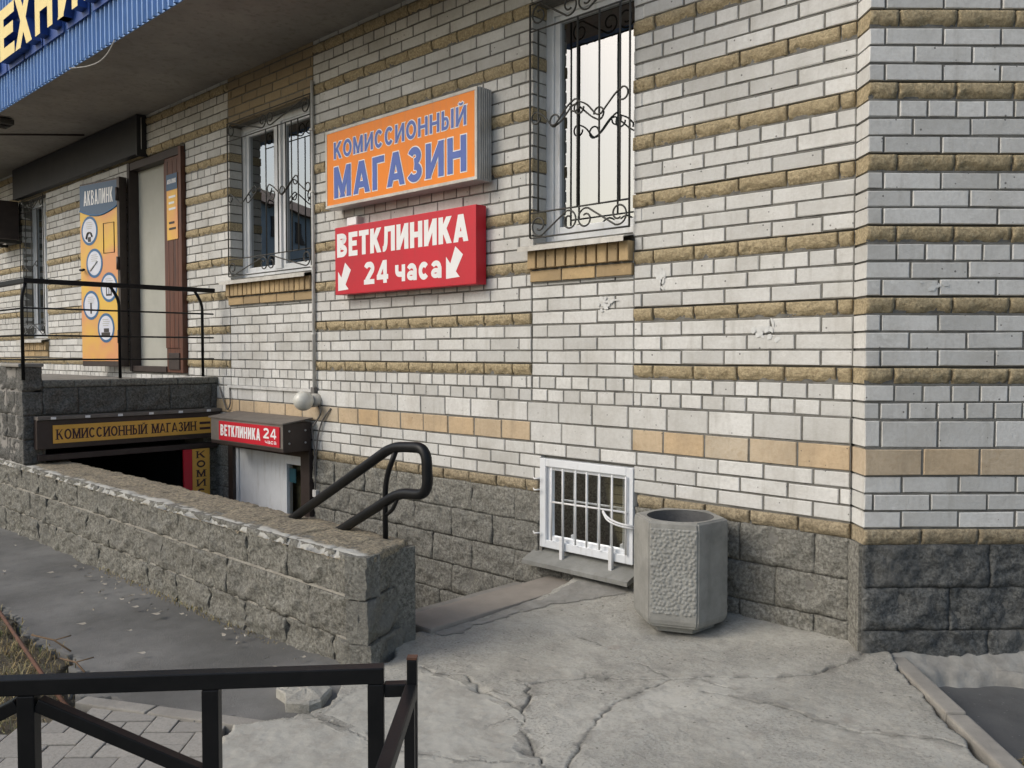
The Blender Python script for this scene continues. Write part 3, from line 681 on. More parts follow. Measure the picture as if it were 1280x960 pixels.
# yellow brick sills: a row of bricks on edge over a row of stretchers
for (a, b, zt) in ((STRIP1[0], STRIP1[1], 2.035), (STRIP2[0], STRIP2[1], 2.035), (FWIN[0] - .02, FWIN[1] + .02, 1.55)):
    n = int(round((b - a) / .0775)); p = (b - a) / n
    for i in range(n):
        me = brick_mesh(p - .012, .112, .1, i % 4, 'sill_brick'); M = Matrix.Translation((a + p * (i + .5), -.045 + rng.uniform(-.003, .003), zt - .058))
        v = view_px(M.translation); P_sill.l.append((.01 / v[2] ** 2, me, M, fac))
    n = max(2, int(round((b - a) / .26))); p = (b - a) / n
    for i in range(n):
        me = brick_mesh(p - .010, .068, .08, i % 4, 'sill_brick'); M = Matrix.Translation((a + p * (i + .5), -.018 + rng.uniform(-.002, .002), zt - .118 - .042))
        v = view_px(M.translation); P_sill.l.append((.02 / v[2] ** 2, me, M, fac))
    MB().box(a + .01, b - .01, -.010, .03, zt - .20, zt - .004).build('mortar_bed', 'mortar', fac)
P_white.build('brick', 300, 'brick_field'); P_split.build('split_brick', 300, 'split_brick_field'); P_large.build('large_brick', 300, 'large_brick_field')
P_sill.build('sill_brick', 300, 'sill_brick_field'); P_plinth.build('plinth_block', 300, 'plinth_field')

# basement window with its frame, pane and ledge
a, b, c, d = BWIN; BW = empty('basement_window', (a, 0, c), 0, bld); wd, h = b - a, d - c; fr = .048
mb = MB()
for q in ((0, fr, 0, h), (wd - fr, wd, 0, h), (fr, wd - fr, 0, fr), (fr, wd - fr, h - fr, h)): mb.box(q[0], q[1], -.022, .05, q[2], q[3], bev=.004)
mb.build('frame', 'white_plastic', BW)
mb = MB()
for q in ((fr, fr + .022, fr, h - fr), (wd - fr - .022, wd - fr, fr, h - fr), (fr + .022, wd - fr - .022, fr, fr + .022), (fr + .022, wd - fr - .022, h - fr - .022, h - fr)): mb.box(q[0], q[1], .0, .04, q[2], q[3])
mb.build('sash', 'white_plastic', BW)
MB().add([(fr, .02, fr), (wd - fr, .02, fr), (wd - fr, .02, h - fr), (fr, .02, h - fr)], [(0, 1, 2, 3)]).build('pane', 'glass_dark', BW)
mb = MB()
for i in range(9): mb.box(.03, wd - .03, .115 + .004 * (i % 3), .13, .03 + i * .056, .03 + i * .056 + .05)
mb.build('inner_shutter', 'olive_panel', BW)
mb = MB(); mb.add([(-.065, -.115, -.075), (wd + .03, -.115, -.075), (wd + .03, .05, -.012), (-.065, .05, -.012), (-.065, -.115, -.10), (wd + .03, -.115, -.10), (wd + .03, .05, -.06), (-.065, .05, -.06)],
       [(0, 1, 2, 3), (7, 6, 5, 4), (0, 4, 5, 1), (1, 5, 6, 2), (2, 6, 7, 3), (3, 7, 4, 0)]); mb.build('ledge', 'grey_sill', BW)
# basement grille
g = thing('basement_window_grille', 'white painted bar grille with one bent rod over the basement window', 'grille', ((a + b) / 2, -.035, c))
ox = (a + b) / 2
for x in (-1.836, -1.746, -1.645, -1.56, -1.464, -1.372, -1.274): MB().tube([(x - ox, 0, .055), (x - ox, 0, h - .05)], .006).build('bar', 'white_paint', g)
MB().tube([(-1.845 - ox, .004, .292), (-1.265 - ox, .004, .298)], .006).build('crossbar', 'white_paint', g)
MB().tube(fillet([(-1.43 - ox, -.012, .29), (-1.38 - ox, -.035, .26), (-1.30 - ox, -.03, .235), (-1.215 - ox, 0, .225)], .04), .006).build('bent_rod', 'white_paint', g)
MB().tube(fillet([(-1.43 - ox, -.012, .285), (-1.37 - ox, -.05, .245), (-1.29 - ox, -.035, .222), (-1.215 - ox, 0, .212)], .04), .0055).build('bent_rod', 'white_paint', g)
for x in (-1.752, -1.378): MB().box(x - ox - .012, x - ox + .012, -.012, .012, -.065, .085, bev=.003).build('bracket', 'white_paint', g)
for zz in (.09, .36, .43): MB().tube([(-1.985 - ox, .0, zz), (-1.96 - ox, -.02, zz - .005), (-1.93 - ox, -.004, zz)], .005).build('anchor', 'white_paint', g)

# ---- window grilles with scrolls
def spiral(cx, cz, r, a0, turns, n=26, shrink=.62):
    return [(cx + r * (1 - shrink * i / n) * math.cos(R(a0) + turns * 2 * math.pi * i / n), 0, cz + r * (1 - shrink * i / n) * math.sin(R(a0) + turns * 2 * math.pi * i / n)) for i in range(n + 1)]
def s_scroll(c1, r1, c2, r2, up=True):
    """two spirals joined by a slanting bar"""
    s = 1 if up else -1
    A = spiral(c1[0], c1[1], r1, -70 * s, -1.15 * s); B = spiral(c2[0], c2[1], r2, 110 * s, -1.15 * s)
    return A[::-1] + B
def grille(name, label, x0, x1, zb, zt, bars, mids, group=None):
    ox = (x0 + x1) / 2; g = thing(name, label, 'grille', (ox, -.032, zb)); r = .0062
    L, Rr = x0 - ox, x1 - ox; H = zt - zb; b0, b1 = .012, .165
    for x in bars: MB().tube([(x - ox, 0, b0 if x in (x0, x1) else b1), (x - ox, 0, H - (0 if x in (x0, x1) else .165))], r, 6).build('bar', 'grille_iron', g)
    for z in (b0, b1, H - .165, H): MB().tube([(L, .004, z), (Rr, .004, z)], .0055, 6).build('crossbar', 'grille_iron', g)
    w = Rr - L; rr = .066; zc = (b0 + b1) / 2; m = (L + Rr) / 2
    for (zq, fl) in ((zc, 1), (H - .083, -1)):
        for pts in (s_scroll((L + rr + .01, zq - .004 * fl), rr, (m - rr * .95, zq), rr * .95, fl > 0), s_scroll((m + rr * .95, zq), rr * .95, (Rr - rr - .01, zq + .004 * fl), rr, fl < 0)):
            MB().tube(pts, .0058, 6).build('scroll', 'grille_iron', g)
    # middle band: crossing wavy rods that end in small curls
    for (xs, s) in mids:
        q = .036; zm = H * .50
        x_a, x_b = xs
        xa, xb = x_a - ox, x_b - ox; m1 = xa + (xb - xa) * .42; m2 = xa + (xb - xa) * .50
        core = fillet([(xa + q, 0, zm + s * (.055)), (xa + q * 2.6, 0, zm + s * .03), (m1, 0, zm - s * .045), (m2, 0, zm - s * .05), (xb - q * 2.4, 0, zm + s * .05), (xb - q, 0, zm + s * .075)], .05, 5)
        hook1 = [(xa + q - q * math.sin(t), 0, zm + s * (.055 - q + q * math.cos(t))) for t in [k_ * math.pi * 1.5 / 12 for k_ in range(12, 0, -1)]]
        hook2 = [(xb - q + q * math.sin(t), 0, zm + s * (.075 - q + q * math.cos(t))) for t in [k_ * math.pi * 1.5 / 12 for k_ in range(1, 13)]]
        pts = hook1 + [tuple(v_) for v_ in core] + hook2
        MB().tube([(p[0], -.006 * s, p[2]) for p in pts], .0055, 6).build('wave_rod', 'grille_iron', g)
    return g
grille('window_grille', 'wrought iron scroll grille on the tall narrow window right of the signs', -2.02, -1.262, 2.10, 3.54, [-2.02, -1.951, -1.64, -1.478, -1.33, -1.262],
       [((-2.0, -1.62), 1), ((-1.86, -1.45), -1), ((-1.66, -1.27), 1), ((-1.50, -1.10), -1)][:3], 'window grilles')
grille('window_grille', 'wrought iron scroll grille on the two-sash window left of the signs', -5.80, -4.44, 2.09, 3.50, [-5.80, -5.536, -5.13, -4.934, -4.813, -4.723, -4.624, -4.44],
       [((-5.78, -5.28), 1), ((-5.48, -5.0), -1), ((-5.10, -4.62), 1), ((-4.92, -4.46), -1)], 'window grilles')
grille('window_grille', 'wrought iron grille on the far window behind the porch railing', -11.60, -10.68, 1.62, 3.48, [-11.6, -11.37, -11.14, -10.91, -10.68], [((-11.5, -10.9), 1)], 'window grilles')

# ---- canopy (part of the building)
can = MB().box(XL, -1.2, -1.14, .04, 3.92, 4.05).build('canopy', 'soffit', bld)
mb = MB(); n = int((XL + 1.2) / -.088); xx = XL
prof = []
x = XL
while x < -1.2:
    prof += [(x, -1.150), (x + .052, -1.150), (x + .062, -1.176), (x + .078, -1.176)]; x += .088
vs = [(p[0], p[1], 3.885) for p in prof] + [(p[0], p[1], 5.2) for p in prof]; n = len(prof)
mb.add(vs, [(i, i + 1, i + 1 + n, i + n) for i in range(n - 1)]); mb.box(XL, -1.2, -1.146, -1.142, 3.885, 5.2); mb.build('fascia_panel', 'fascia_blue', can)
MB().tube([(-9.8, -1.05, 3.912), (-8.9, -.15, 3.908)], .012, 6).build('conduit', 'brown_metal', can)
lamp = thing('soffit_floodlight', 'small grey floodlight under the canopy edge at upper left', 'lamp', (-8.85, -1.0, 3.915))
MB().box(-.13, .13, -.07, .07, -.07, -.012, bev=.01).build('housing', 'grille_iron', lamp); MB().box(-.10, .10, -.05, .05, -.078, -.0705).build('lens', 'glass_dark', lamp)
MB().box(-.02, .02, -.02, .02, -.013, -.001).build('bracket', 'grille_iron', lamp)
cab = MB().tube([(-6.45 + .98 * t, -1.165 + .06 * math.sin(math.pi * t), 3.885 - .045 * math.sin(math.pi * t)) for t in [i / 14 for i in range(15)]], .0045, 6).build('hanging_cable', 'pipe_white')
tag(cab, 'thin white cable sagging below the blue canopy edge', 'cable')

# ---- channel letters on the fascia
sg = thing('fascia_letters', 'yellow and blue raised sign letters on the blue canopy edge', 'sign', (-7.0, -1.19, 4.2))
for ch, x0 in zip('ТЕХНИКА', (-8.52, -7.97, -7.50, -6.96, -6.38, -5.80, -5.25)):
    xa = x0 + 7.0; W_ = .44
    o = letters(ch, xa, xa + W_, .055, .49, -.006, .125, 'letter_yellow', sg, depth=.075, side='deep_blue')
    MB().box(xa - .035, xa + W_ + .035, -.004, .004, .0, .60).build('letter_shadow_backing', 'deep_blue', sg)  # dark blue backing plate, coloured to stand in for the shadow behind each letter

# ---- roller shutter box
rb = thing('roller_shutter_box', 'long black roller shutter box under the canopy above the shop door', 'shutter', (-9.8, 0, 3.5))
MB().box(-1.85, 2.18, -.10, -.024, .0, .405, bev=.006).build('housing', 'shutter_black', rb)
MB().box(2.181, 2.215, -.105, .01, -.02, .41, bev=.004).build('end_plate', 'shutter_black', rb)
MB().tube([(2.225, -.06, .38), (2.228, -.062, .05)], .004, 6).build('pull_cord', 'pipe_white', rb)

# ---- doorway: frame, wooden leaf, vestibule, open metal leaf with the poster
dr = empty('doorway', (-7.38, 0, 1.20), 0, bld); X = lambda v: v + 7.38
mb = MB(); mb.box(X(-8.06), X(-8.0), -.02, .09, 0, 2.27, bev=.004); mb.box(X(-8.0), X(-6.70), -.012, .09, 2.19, 2.27, bev=.004); mb.box(X(-8.0), X(-7.17), -.012, .09, -.0, .06, bev=.004)
mb.build('door_frame', 'brown_metal', dr)
mb = MB(); mb.box(X(-6.76), X(-6.705), -.05, .16, 0, 2.25, bev=.004); mb.build('door_post', 'red_wood', dr)
mb = MB(); mb.box(X(-7.17), X(-6.765), .0, .05, 0, 2.19, bev=.004); mb.build('wooden_leaf', 'red_wood', dr)
for i in range(4): MB().box(X(-7.165) + i * .10, X(-7.165) + i * .10 + .094, -.012, -.001, .25, 2.15, bev=.003).build('plank', 'red_wood', dr)
MB().box(X(-7.10), X(-6.86), -.016, -.001, .03, .20, bev=.003).build('kick_plate', 'brown_metal', dr)
mb = MB()
for q in ([(-8.05, .085, 0), (-6.7, .085, 0), (-6.7, .085, 2.3), (-8.05, .085, 2.3)], ):
    mb.add([(X(p[0]), p[1], p[2]) for p in q], [(0, 1, 2, 3)])
mb.build('inner_panel', 'vestibule', dr)
np_ = thing('door_notice', 'small blue and yellow opening-hours notice on the brown wooden door', 'notice', (-6.965, -.014, 2.55))
MB().box(-.12, .12, -.006, 0, 0, .66).build('sheet', 'poster', np_); MB().box(-.12, .12, -.009, -.0062, .50, .66).build('heading', 'poster_blue', np_)
letters('АКВАЛИНК', -.10, .10, .565, .045, -.0095, .008, 'letter_white', np_)
for i, zz in enumerate((.42, .36, .30, .16, .10)): MB().box(-.07, .08 - .03 * (i % 2), -.0085, -.0063, zz, zz + .022).build('text_line', 'letter_white' if i < 3 else 'print_dark', np_)
an = math.atan2(.13, .75)
lf = thing('open_metal_door', 'open metal door covered by a yellow-orange poster with blue-ringed discs', 'door', (-8.075, -.10, 1.31), an)
LW, LH = .765, 1.99
MB().box(-LW, 0, -.005, .045, -.06, LH + .02, bev=.004).build('leaf', 'brown_metal', lf)
MB().box(0.002, .05, -.03, .06, -.06, LH + .02, bev=.004).build('edge_strip', 'brown_metal', lf)
MB().box(-LW + .005, -.02, -.010, -.0055, 0, LH).build('poster', 'poster', lf)
mb = MB(); top = [(-LW + .006, LH - .001), (-.021, LH - .001)] + [(-.021 - (LW - .027) * i / 14, LH - .285 - .075 * math.sin(math.pi * i / 14) + .0 * (i / 14)) for i in range(15)]
mb.add([(p[0], -.0115, p[1]) for p in top], [tuple(range(len(top)))]); mb.build('heading', 'poster_blue', lf)
mb = MB(); mb.tube([(p[0], -.011, p[1]) for p in top[2:]], .010, 6); mb.build('heading_edge', 'ring_blue', lf)
letters('АКВАЛИНК', -LW + .09, -.10, LH - .235, .165, -.0125, .019, 'letter_white', lf, gap=.22)
for (cx, cz) in ((-.57, 1.47), (-.48, 1.10), (-.20, .82), (-.56, .63), (-.27, .37)):
    ring = MB(); A = arc(cx, cz, .165, .165, 0, 360, 28)[:-1]; ring.add([(p[0], -.0125, p[1]) for p in A], [tuple(range(28))]); o = ring.build('ring', 'ring_blue', lf)
    d_ = MB(); A = arc(cx, cz, .135, .135, 0, 360, 28)[:-1]; d_.add([(p[0], -.0135, p[1]) for p in A], [tuple(range(28))]); d_.build('disc', 'disc_pale', lf)
    for q_ in range(4): MB().box(cx - .055 - .01 * (q_ % 2), cx + .05 + .012 * (q_ % 3), -.0144, -.0137, cz + .022 + q_ * .022, cz + .030 + q_ * .022).build('text_line', 'ac_white', lf)
MB().tube(fillet([(-.63, -.0142, 1.38), (-.60, -.0142, 1.45), (-.54, -.0142, 1.45), (-.51, -.0142, 1.40)], .05), .012, 5).build('phone_icon', 'print_dark', lf)
MB().box(-.60, -.54, -.0150, -.0137, 1.345, 1.40).build('phone_icon', 'print_dark', lf)
MB().tube([(-.56, -.0142, 1.02), (-.42, -.0142, 1.12)], .011, 5).build('tool_icon', 'pipe_white', lf)
MB().box(-.255, -.145, -.0150, -.0137, .725, .85).build('case_icon', 'print_dark', lf); MB().box(-.235, -.205, -.0160, -.0152, .745, .83).build('case_window', 'disc_pale', lf); MB().box(-.19, -.165, -.0160, -.0152, .745, .83).build('case_window', 'disc_pale', lf)
MB().box(-.575, -.545, -.0150, -.0137, .535, .66).build('bottle_icon', 'print_dark', lf); MB().box(-.36, -.19, -.0150, -.0137, .28, .32).build('car_icon', 'print_dark', lf); MB().box(-.31, -.21, -.0150, -.0137, .322, .365).build('car_icon', 'print_dark', lf)
MB().tube([(p[0], -.012, p[1]) for p in ((-.29, 1.20), (-.085, 1.20), (-.085, 1.53), (-.29, 1.53))], .006, 4, closed=True).build('info_frame', 'print_dark', lf)
mb = MB(); mb.tube([(-.69, -.03, 1.03), (-.69, -.06, 1.03), (-.60, -.065, 1.03)], .014, 6); mb.build('handle', 'black_paint', lf)
for zz in (.2, 1.0, 1.75): MB().tube([(.025, -.04, zz), (.025, -.04, zz + .14)], .018, 8).build('hinge', 'brown_metal', lf)

# ---- clinic door in the basement (part of the building)
vd = empty('clinic_door', (-5.165, 0, -1.56), 0, bld); X = lambda v: v + 5.165; h = 2.16
mb = MB(); mb.box(X(-5.86), X(-5.77), -.03, .12, 0, h, bev=.004); mb.box(X(-4.60), X(-4.47), -.05, .12, 0, h, bev=.004); mb.box(X(-5.77), X(-4.60), -.03, .12, h - .07, h, bev=.004); mb.build('door_frame', 'brown_metal', vd)
MB().box(X(-5.77), X(-5.72), .0, .06, 0, h - .07, bev=.004).build('side_post', 'white_plastic', vd)
MB().box(X(-5.715), X(-4.985), .012, .06, 0, h - .075, bev=.004).build('white_leaf', 'white_plastic', vd)
mb = MB()
for q in ((-4.98, -4.895, 0, h - .075), (-4.64, -4.605, 0, h - .075), (-4.895, -4.64, h - .15, h - .075), (-4.895, -4.64, 0, .5)): mb.box(X(q[0]), X(q[1]), .0, .06, q[2], q[3], bev=.004)
mb.build('glazed_leaf', 'white_plastic', vd)
MB().add([(X(-4.897), .03, .49), (X(-4.638), .03, .49), (X(-4.638), .03, h - .145), (X(-4.897), .03, h - .145)], [(0, 1, 2, 3)]).build('pane', 'glass_dark', vd)
MB().box(X(-4.89), X(-4.79), .024, .028, 1.85, 1.97).build('sticker', 'teal_sticker', vd); mb = MB(); A = arc(X(-4.77), 1.45, .10, .13, 0, 360, 20)[:-1]; mb.add([(p[0], .026, p[1]) for p in A], [tuple(range(20))]); mb.build('sticker', 'disc_pale', vd)
mb = MB(); A = arc(X(-4.77), 1.45, .075, .10, 0, 360, 20)[:-1]; mb.add([(p[0], .0245, p[1]) for p in A], [tuple(range(20))]); mb.build('sticker', 'vestibule', vd)
MB().box(X(-4.88), X(-4.82), .024, .028, 1.2, 1.26).build('sticker', 'green_led', vd)
MB().add([(X(-5.06), .11, 0), (X(-4.55), .11, 0), (X(-4.55), .11, h), (X(-5.06), .11, h)], [(0, 1, 2, 3)]).build('inner_wall', 'olive_panel', vd)

# ================================================================== SIGNS
sg = thing('orange_sign', 'large orange lightbox sign with blue lettering and silver edges on the brick wall', 'sign', (-3.222, 0, 2.51))
w_, hh, dp = 1.69, .59, .145; x0, x1 = -w_ / 2, w_ / 2
mb = MB()
for (a, b, c, d) in ((x0, x1, 0, hh),): mb.box(a, b, -dp + .012, -.02, c, d)
for i in range(6): mb.box(x1 - .001, x1 + .006, -dp + .018 + i * .019, -dp + .030 + i * .019, .0, hh); mb.box(x0 - .006, x0 + .001, -dp + .018 + i * .019, -dp + .030 + i * .019, .0, hh)
mb.build('case', 'alu', sg)
mb = MB()
for q in ((x0, x1, -.0, .022), (x0, x1, hh - .022, hh), (x0, x0 + .022, .022, hh - .022), (x1 - .022, x1, .022, hh - .022)): mb.box(q[0], q[1], -dp, -dp + .011, q[2], q[3], bev=.003)
mb.build('rim', 'sill_metal', sg)
MB().box(x0 + .022, x1 - .022, -dp + .003, -dp + .0115, .022, hh - .022).build('face', 'orange_face', sg)
yf = -dp + .0022
letters('КОМИССИОННЫЙ', x0 + .115, x1 - .10, .365, .125, yf, .0245, 'letter_blue', sg, gap=.22, outline=.0065)
letters('МАГАЗИН', x0 + .115, x1 - .10, .068, .235, yf, .053, 'letter_blue', sg, gap=.20, outline=.0075)
for xx in (x0 + .3, x1 - .3): MB().box(xx - .02, xx + .02, -.021, .002, .15, .45).build('mount', 'alu', sg)
sg = thing('red_sign', 'red lightbox sign with white lettering and arrows below the orange sign', 'sign', (-3.215, 0, 1.848))
w_, hh, dp = 1.575, .515, .105; x0, x1 = -w_ / 2, w_ / 2
MB().box(x0, x1, -dp, -.012, 0, hh, bev=.005).build('case', 'red_face', sg); yf = -dp - .0006
MB().box(x0 + .25, x0 + .30, -.013, .004, .1, .4).build('mount', 'alu', sg); MB().box(x1 - .30, x1 - .25, -.013, .004, .1, .4).build('mount', 'alu', sg)
letters('ВЕТКЛИНИКА', x0 + .028, x1 - .075, .285, .180, yf, .046, 'letter_white', sg, gap=.13)
letters('24', x0 + .37, x0 + .66, .06, .165, yf, .042, 'letter_white', sg, gap=.18); letters('часа', x0 + .74, x0 + 1.24, .06, .165, yf, .038, 'letter_white', sg, gap=.16)
def arrow(cx, cz, s):
    pts = [(-.42, -.62), (.36, -.62), (.10, -.36), (.52, .30), (.12, .66), (-.28, -.02), (-.42, .24)]
    mb = MB(); pl = [(cx + p[0] * s * .98, cz + p[1] * s) for p in pts]
    # triangle head and shaft as two polygons
    hd = [pl[0], pl[1], pl[6]]; hd = [(cx - .46 * s, cz - .64 * s), (cx + .36 * s, cz - .60 * s), (cx + .13 * s, cz - .37 * s), (cx - .20 * s, cz - .03 * s), (cx - .46 * s, cz + .26 * s)]
    sh = [(cx + .13 * s, cz - .37 * s), (cx + .55 * s, cz + .28 * s), (cx + .10 * s, cz + .64 * s), (cx - .20 * s, cz - .03 * s)]
    mb.add([(p[0], yf, p[1]) for p in hd], [tuple(range(5))]); mb.add([(p[0], yf, p[1]) for p in sh], [(0, 1, 2, 3)]); mb.build('arrow', 'letter_white', sg)
arrow(x0 + .115, .135, .165); arrow(x1 - .215, .155, .165)
jb = thing('junction_box', 'small white junction box above the left end of the red sign', 'box', (-3.83, 0, 2.39))
MB().box(-.075, .055, -.06, .004, -.02, .048, bev=.004).build('body', 'pipe_white', jb); MB().box(-.07, .05, -.066, -.0605, -.015, .043, bev=.002).build('lid', 'letter_white', jb)

# awning over the shop entrance (faces +x) and over the clinic door (faces -y)
aw = thing('shop_awning', 'dark brown box awning under the porch above the basement shop entrance', 'awning', (-6.10, -.82, .58), R(90))
MB().box(-.80, .80, -.09, .05, .03, .27, bev=.006).build('housing', 'brown_metal', aw); MB().box(-.80, .80, -.115, .05, .271, .30, bev=.004).build('cover', 'awning_top', aw)
MB().box(-.78, .78, -.055, .04, -.07, -.02, bev=.006).build('lintel_bar', 'brown_metal', aw)
for i in range(6): MB().box(-.7 + i * .27, -.66 + i * .27, -.118, -.116, .275, .295).build('clip', 'letter_white', aw)
st = thing('shop_strip_sign', 'long amber strip sign with dark serif lettering on the shop awning', 'sign', (-6.006, -.82, .655), R(90))
MB().box(-.68, .72, -.008, 0, 0, .15).build('face', 'sign_amber', st)
letters('КОМИССИОННЫЙ МАГАЗИН', -.655, .55, .03, .085, -.0086, .0135, 'letter_maroon', st, gap=.14, serif=True)
for zz in (.035, .085): MB().box(.585, .69, -.0092, -.0082, zz, zz + .022).build('small_print', 'letter_maroon', st)
aw = thing('clinic_awning', 'dark box awning above the white clinic door', 'awning', (-5.06, 0, .60))
MB().box(-.60, .60, -.295, -.035, .0, .235, bev=.004).build('housing', 'brown_metal', aw); mb = MB(); mb.add([(-.62, -.31, .225), (.62, -.31, .225), (.62, -.03, .26), (-.62, -.03, .26), (-.62, -.31, .236), (.62, -.31, .236), (.62, -.03, .271), (-.62, -.03, .271)], [(0, 1, 2, 3), (7, 6, 5, 4), (0, 4, 5, 1), (1, 5, 6, 2), (2, 6, 7, 3), (3, 7, 4, 0)]); mb.build('cover', 'awning_top', aw)
MB().box(-.59, .602, -.300, -.2955, .03, .222).build('front_panel', 'awning_top', aw)
for (yy, zz) in ((-.24, .07), (-.24, .17), (-.09, .07), (-.09, .17)): MB().tube([(.5995, yy, zz), (.604, yy, zz)], .009, 8).build('screw', 'alu', aw)
st = thing('clinic_strip_sign', 'small red strip sign with white lettering on the clinic awning', 'sign', (-5.06, -.301, .64))
MB().box(-.43, .565, -.008, 0, 0, .165).build('face', 'red_face', st); letters('ВЕТКЛИНИКА', -.40, .27, .038, .098, -.0086, .021, 'letter_white', st, gap=.15); letters('24', .32, .52, .062, .085, -.0086, .018, 'letter_white', st, gap=.2); letters('часа', .345, .52, .020, .036, -.0086, .0065, 'letter_white', st, gap=.2)
vs_ = thing('vertical_sign', 'vertical amber sign with stacked dark letters at the basement shop entrance', 'sign', (-6.03, -.22, -.55), R(90))
MB().box(-.085, .085, -.02, 0, 0, 1.06).build('face', 'sign_amber', vs_); MB().box(-.165, -.086, -.024, 0, 0, 1.06).build('side_panel', 'red_face', vs_)
for i, ch in enumerate('КОМИССИОН'): letters(ch, -.042, .042, .975 - i * .088, .066, -.0206, .016, 'letter_maroon', vs_, serif=True)

# ================================================================== PORCH, RAILING
po = thing('porch', 'raised porch of dark rock-faced blocks left of the basement stairs', 'porch', (-6.10, 0, 0))
P_porch = Pieces()
fr_r = Matrix.Rotation(R(90), 4, 'Z')                                     # face towards +x: local x -> world y
mb = MB(); mb.box(-4.4, -.02, -1.60, .0, .88, 1.13); mb.box(-.5, -.02, -1.60, -1.52, -1.6, .88); mb.box(-.4, -.02, -.14, .0, -1.6, .88); mb.build('platform', 'concrete_step', po)
mb = MB(); mb.box(-4.4, -.42, -1.69, -1.60, -.3, 1.13); mb.build('front_wall', 'concrete_step', po)
mb = MB(); mb.box(-.40, -.02, -1.69, -1.55, -.3, 1.28); mb.build('pillar_core', 'concrete_step', po)
bpy.context.view_layer.update()
lay_rock('o', -1.545, -.0, .885, .225, .40, .12, 'porch_rock', .0, None, po, P_porch, frame=fr_r)
lay_rock('o', -1.545, -.0, 1.112, .062, .30, .05, 'plinth_grey', .004, None, po, P_porch, amp=.004, frame=fr_r)
for zz, of in (): lay_rock('o', -1.60, -1.52, zz, .195, .4, 0, 'porch_rock', .0, None, po, P_porch, frame=fr_r)
for i, zz in enumerate((1.09, .885, .69, .49, .29, .09)): lay_rock('o', -1.70, -1.545, zz, .195, .48, 0, 'porch_rock', .006, None, po, P_porch, frame=fr_r)
for i, zz in enumerate((1.09, .885, .69, .49, .29, .09, -.1)): lay_rock('o', -4.4, .0, zz, .195, .4, .2 * (i % 2), 'porch_rock', 1.685, None, po, P_porch)
for zz in (-.1, .1, .3, .5, .7): lay_rock('o', -.14, -.0, zz, .195, .4, 0, 'plinth_grey', .0, None, po, P_porch, frame=fr_r)
P_porch.build('block', 300, 'block_field')
mb = MB(); mb.box(-.44, .03, -1.73, -1.535, 1.285, 1.315, bev=.012); mb.build('pillar_cap', 'kerb_stone', po)
mb = MB(); mb.box(-3.9, -.9, -1.45, -.0, -1.6, .86); 
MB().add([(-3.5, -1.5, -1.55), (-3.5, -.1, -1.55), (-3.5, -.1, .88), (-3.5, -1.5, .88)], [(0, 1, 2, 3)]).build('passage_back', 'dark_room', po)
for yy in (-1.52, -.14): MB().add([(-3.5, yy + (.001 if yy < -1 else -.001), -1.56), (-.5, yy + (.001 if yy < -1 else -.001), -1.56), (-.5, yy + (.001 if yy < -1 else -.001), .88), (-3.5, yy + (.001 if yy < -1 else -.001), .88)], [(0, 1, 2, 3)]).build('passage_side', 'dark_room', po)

ra = thing('porch_railing', 'thin black metal railing along the edge of the porch', 'railing', (-6.05, 0, 1.18)); Yc = -1.668; Z = lambda z: z - 1.18
mb = MB(); mb.box(-.022, .022, Yc - .022, -.05, Z(1.965), Z(2.005), bev=.004); mb.build('top_rail', 'black_paint', ra)
MB().box(-4.0, -.022, Yc - .022, Yc + .022, Z(1.965), Z(2.005), bev=.004).build('top_rail', 'black_paint', ra)
for zz in (1.765, 1.543, 1.345):
    MB().tube([(0, Yc - .02, Z(zz)), (0, -.06, Z(zz))], .0075, 6).build('bar', 'black_paint', ra); MB().tube([(-4.0, Yc, Z(zz)), (0, Yc, Z(zz))], .0075, 6).build('bar', 'black_paint', ra)
for yy in (-1.70, -.93, -.17): MB().tube(fillet([(0, yy, .0), (0, yy, Z(1.86)), (.0, yy - (-.03 if yy < -1.5 else .07), Z(1.97))], .12), .014, 8).build('post', 'black_paint', ra)
for xx in (-1.3, -2.6, -3.9): MB().tube([(xx, Yc, -.02), (xx, Yc, Z(1.97))], .014, 8).build('post', 'black_paint', ra)
ac = thing('air_conditioner', 'dark outdoor air conditioner unit on the facade at the left edge', 'air conditioner', (-11.95, 0, 2.95))
MB().box(-.42, .42, -.36, -.06, 0, .52, bev=.015).build('case', 'brown_metal', ac); mb = MB(); A = arc(-.08, .3, .23, .23, 0, 360, 28)[:-1]; mb.tube([(p[0], -.366, p[1]) for p in A], .008, 6, closed=True)
for i in range(1, 4): mb.tube([(p[0], -.368, p[1]) for p in arc(-.08, .3, .057 * i, .057 * i, 0, 360, 20)[:-1]], .005, 5, closed=True)
mb.build('fan_guard', 'grille_iron', ac)
for xx in (-.3, .3): MB().box(xx - .02, xx + .02, -.38, .0, -.04, -.002).build('bracket', 'grille_iron', ac)

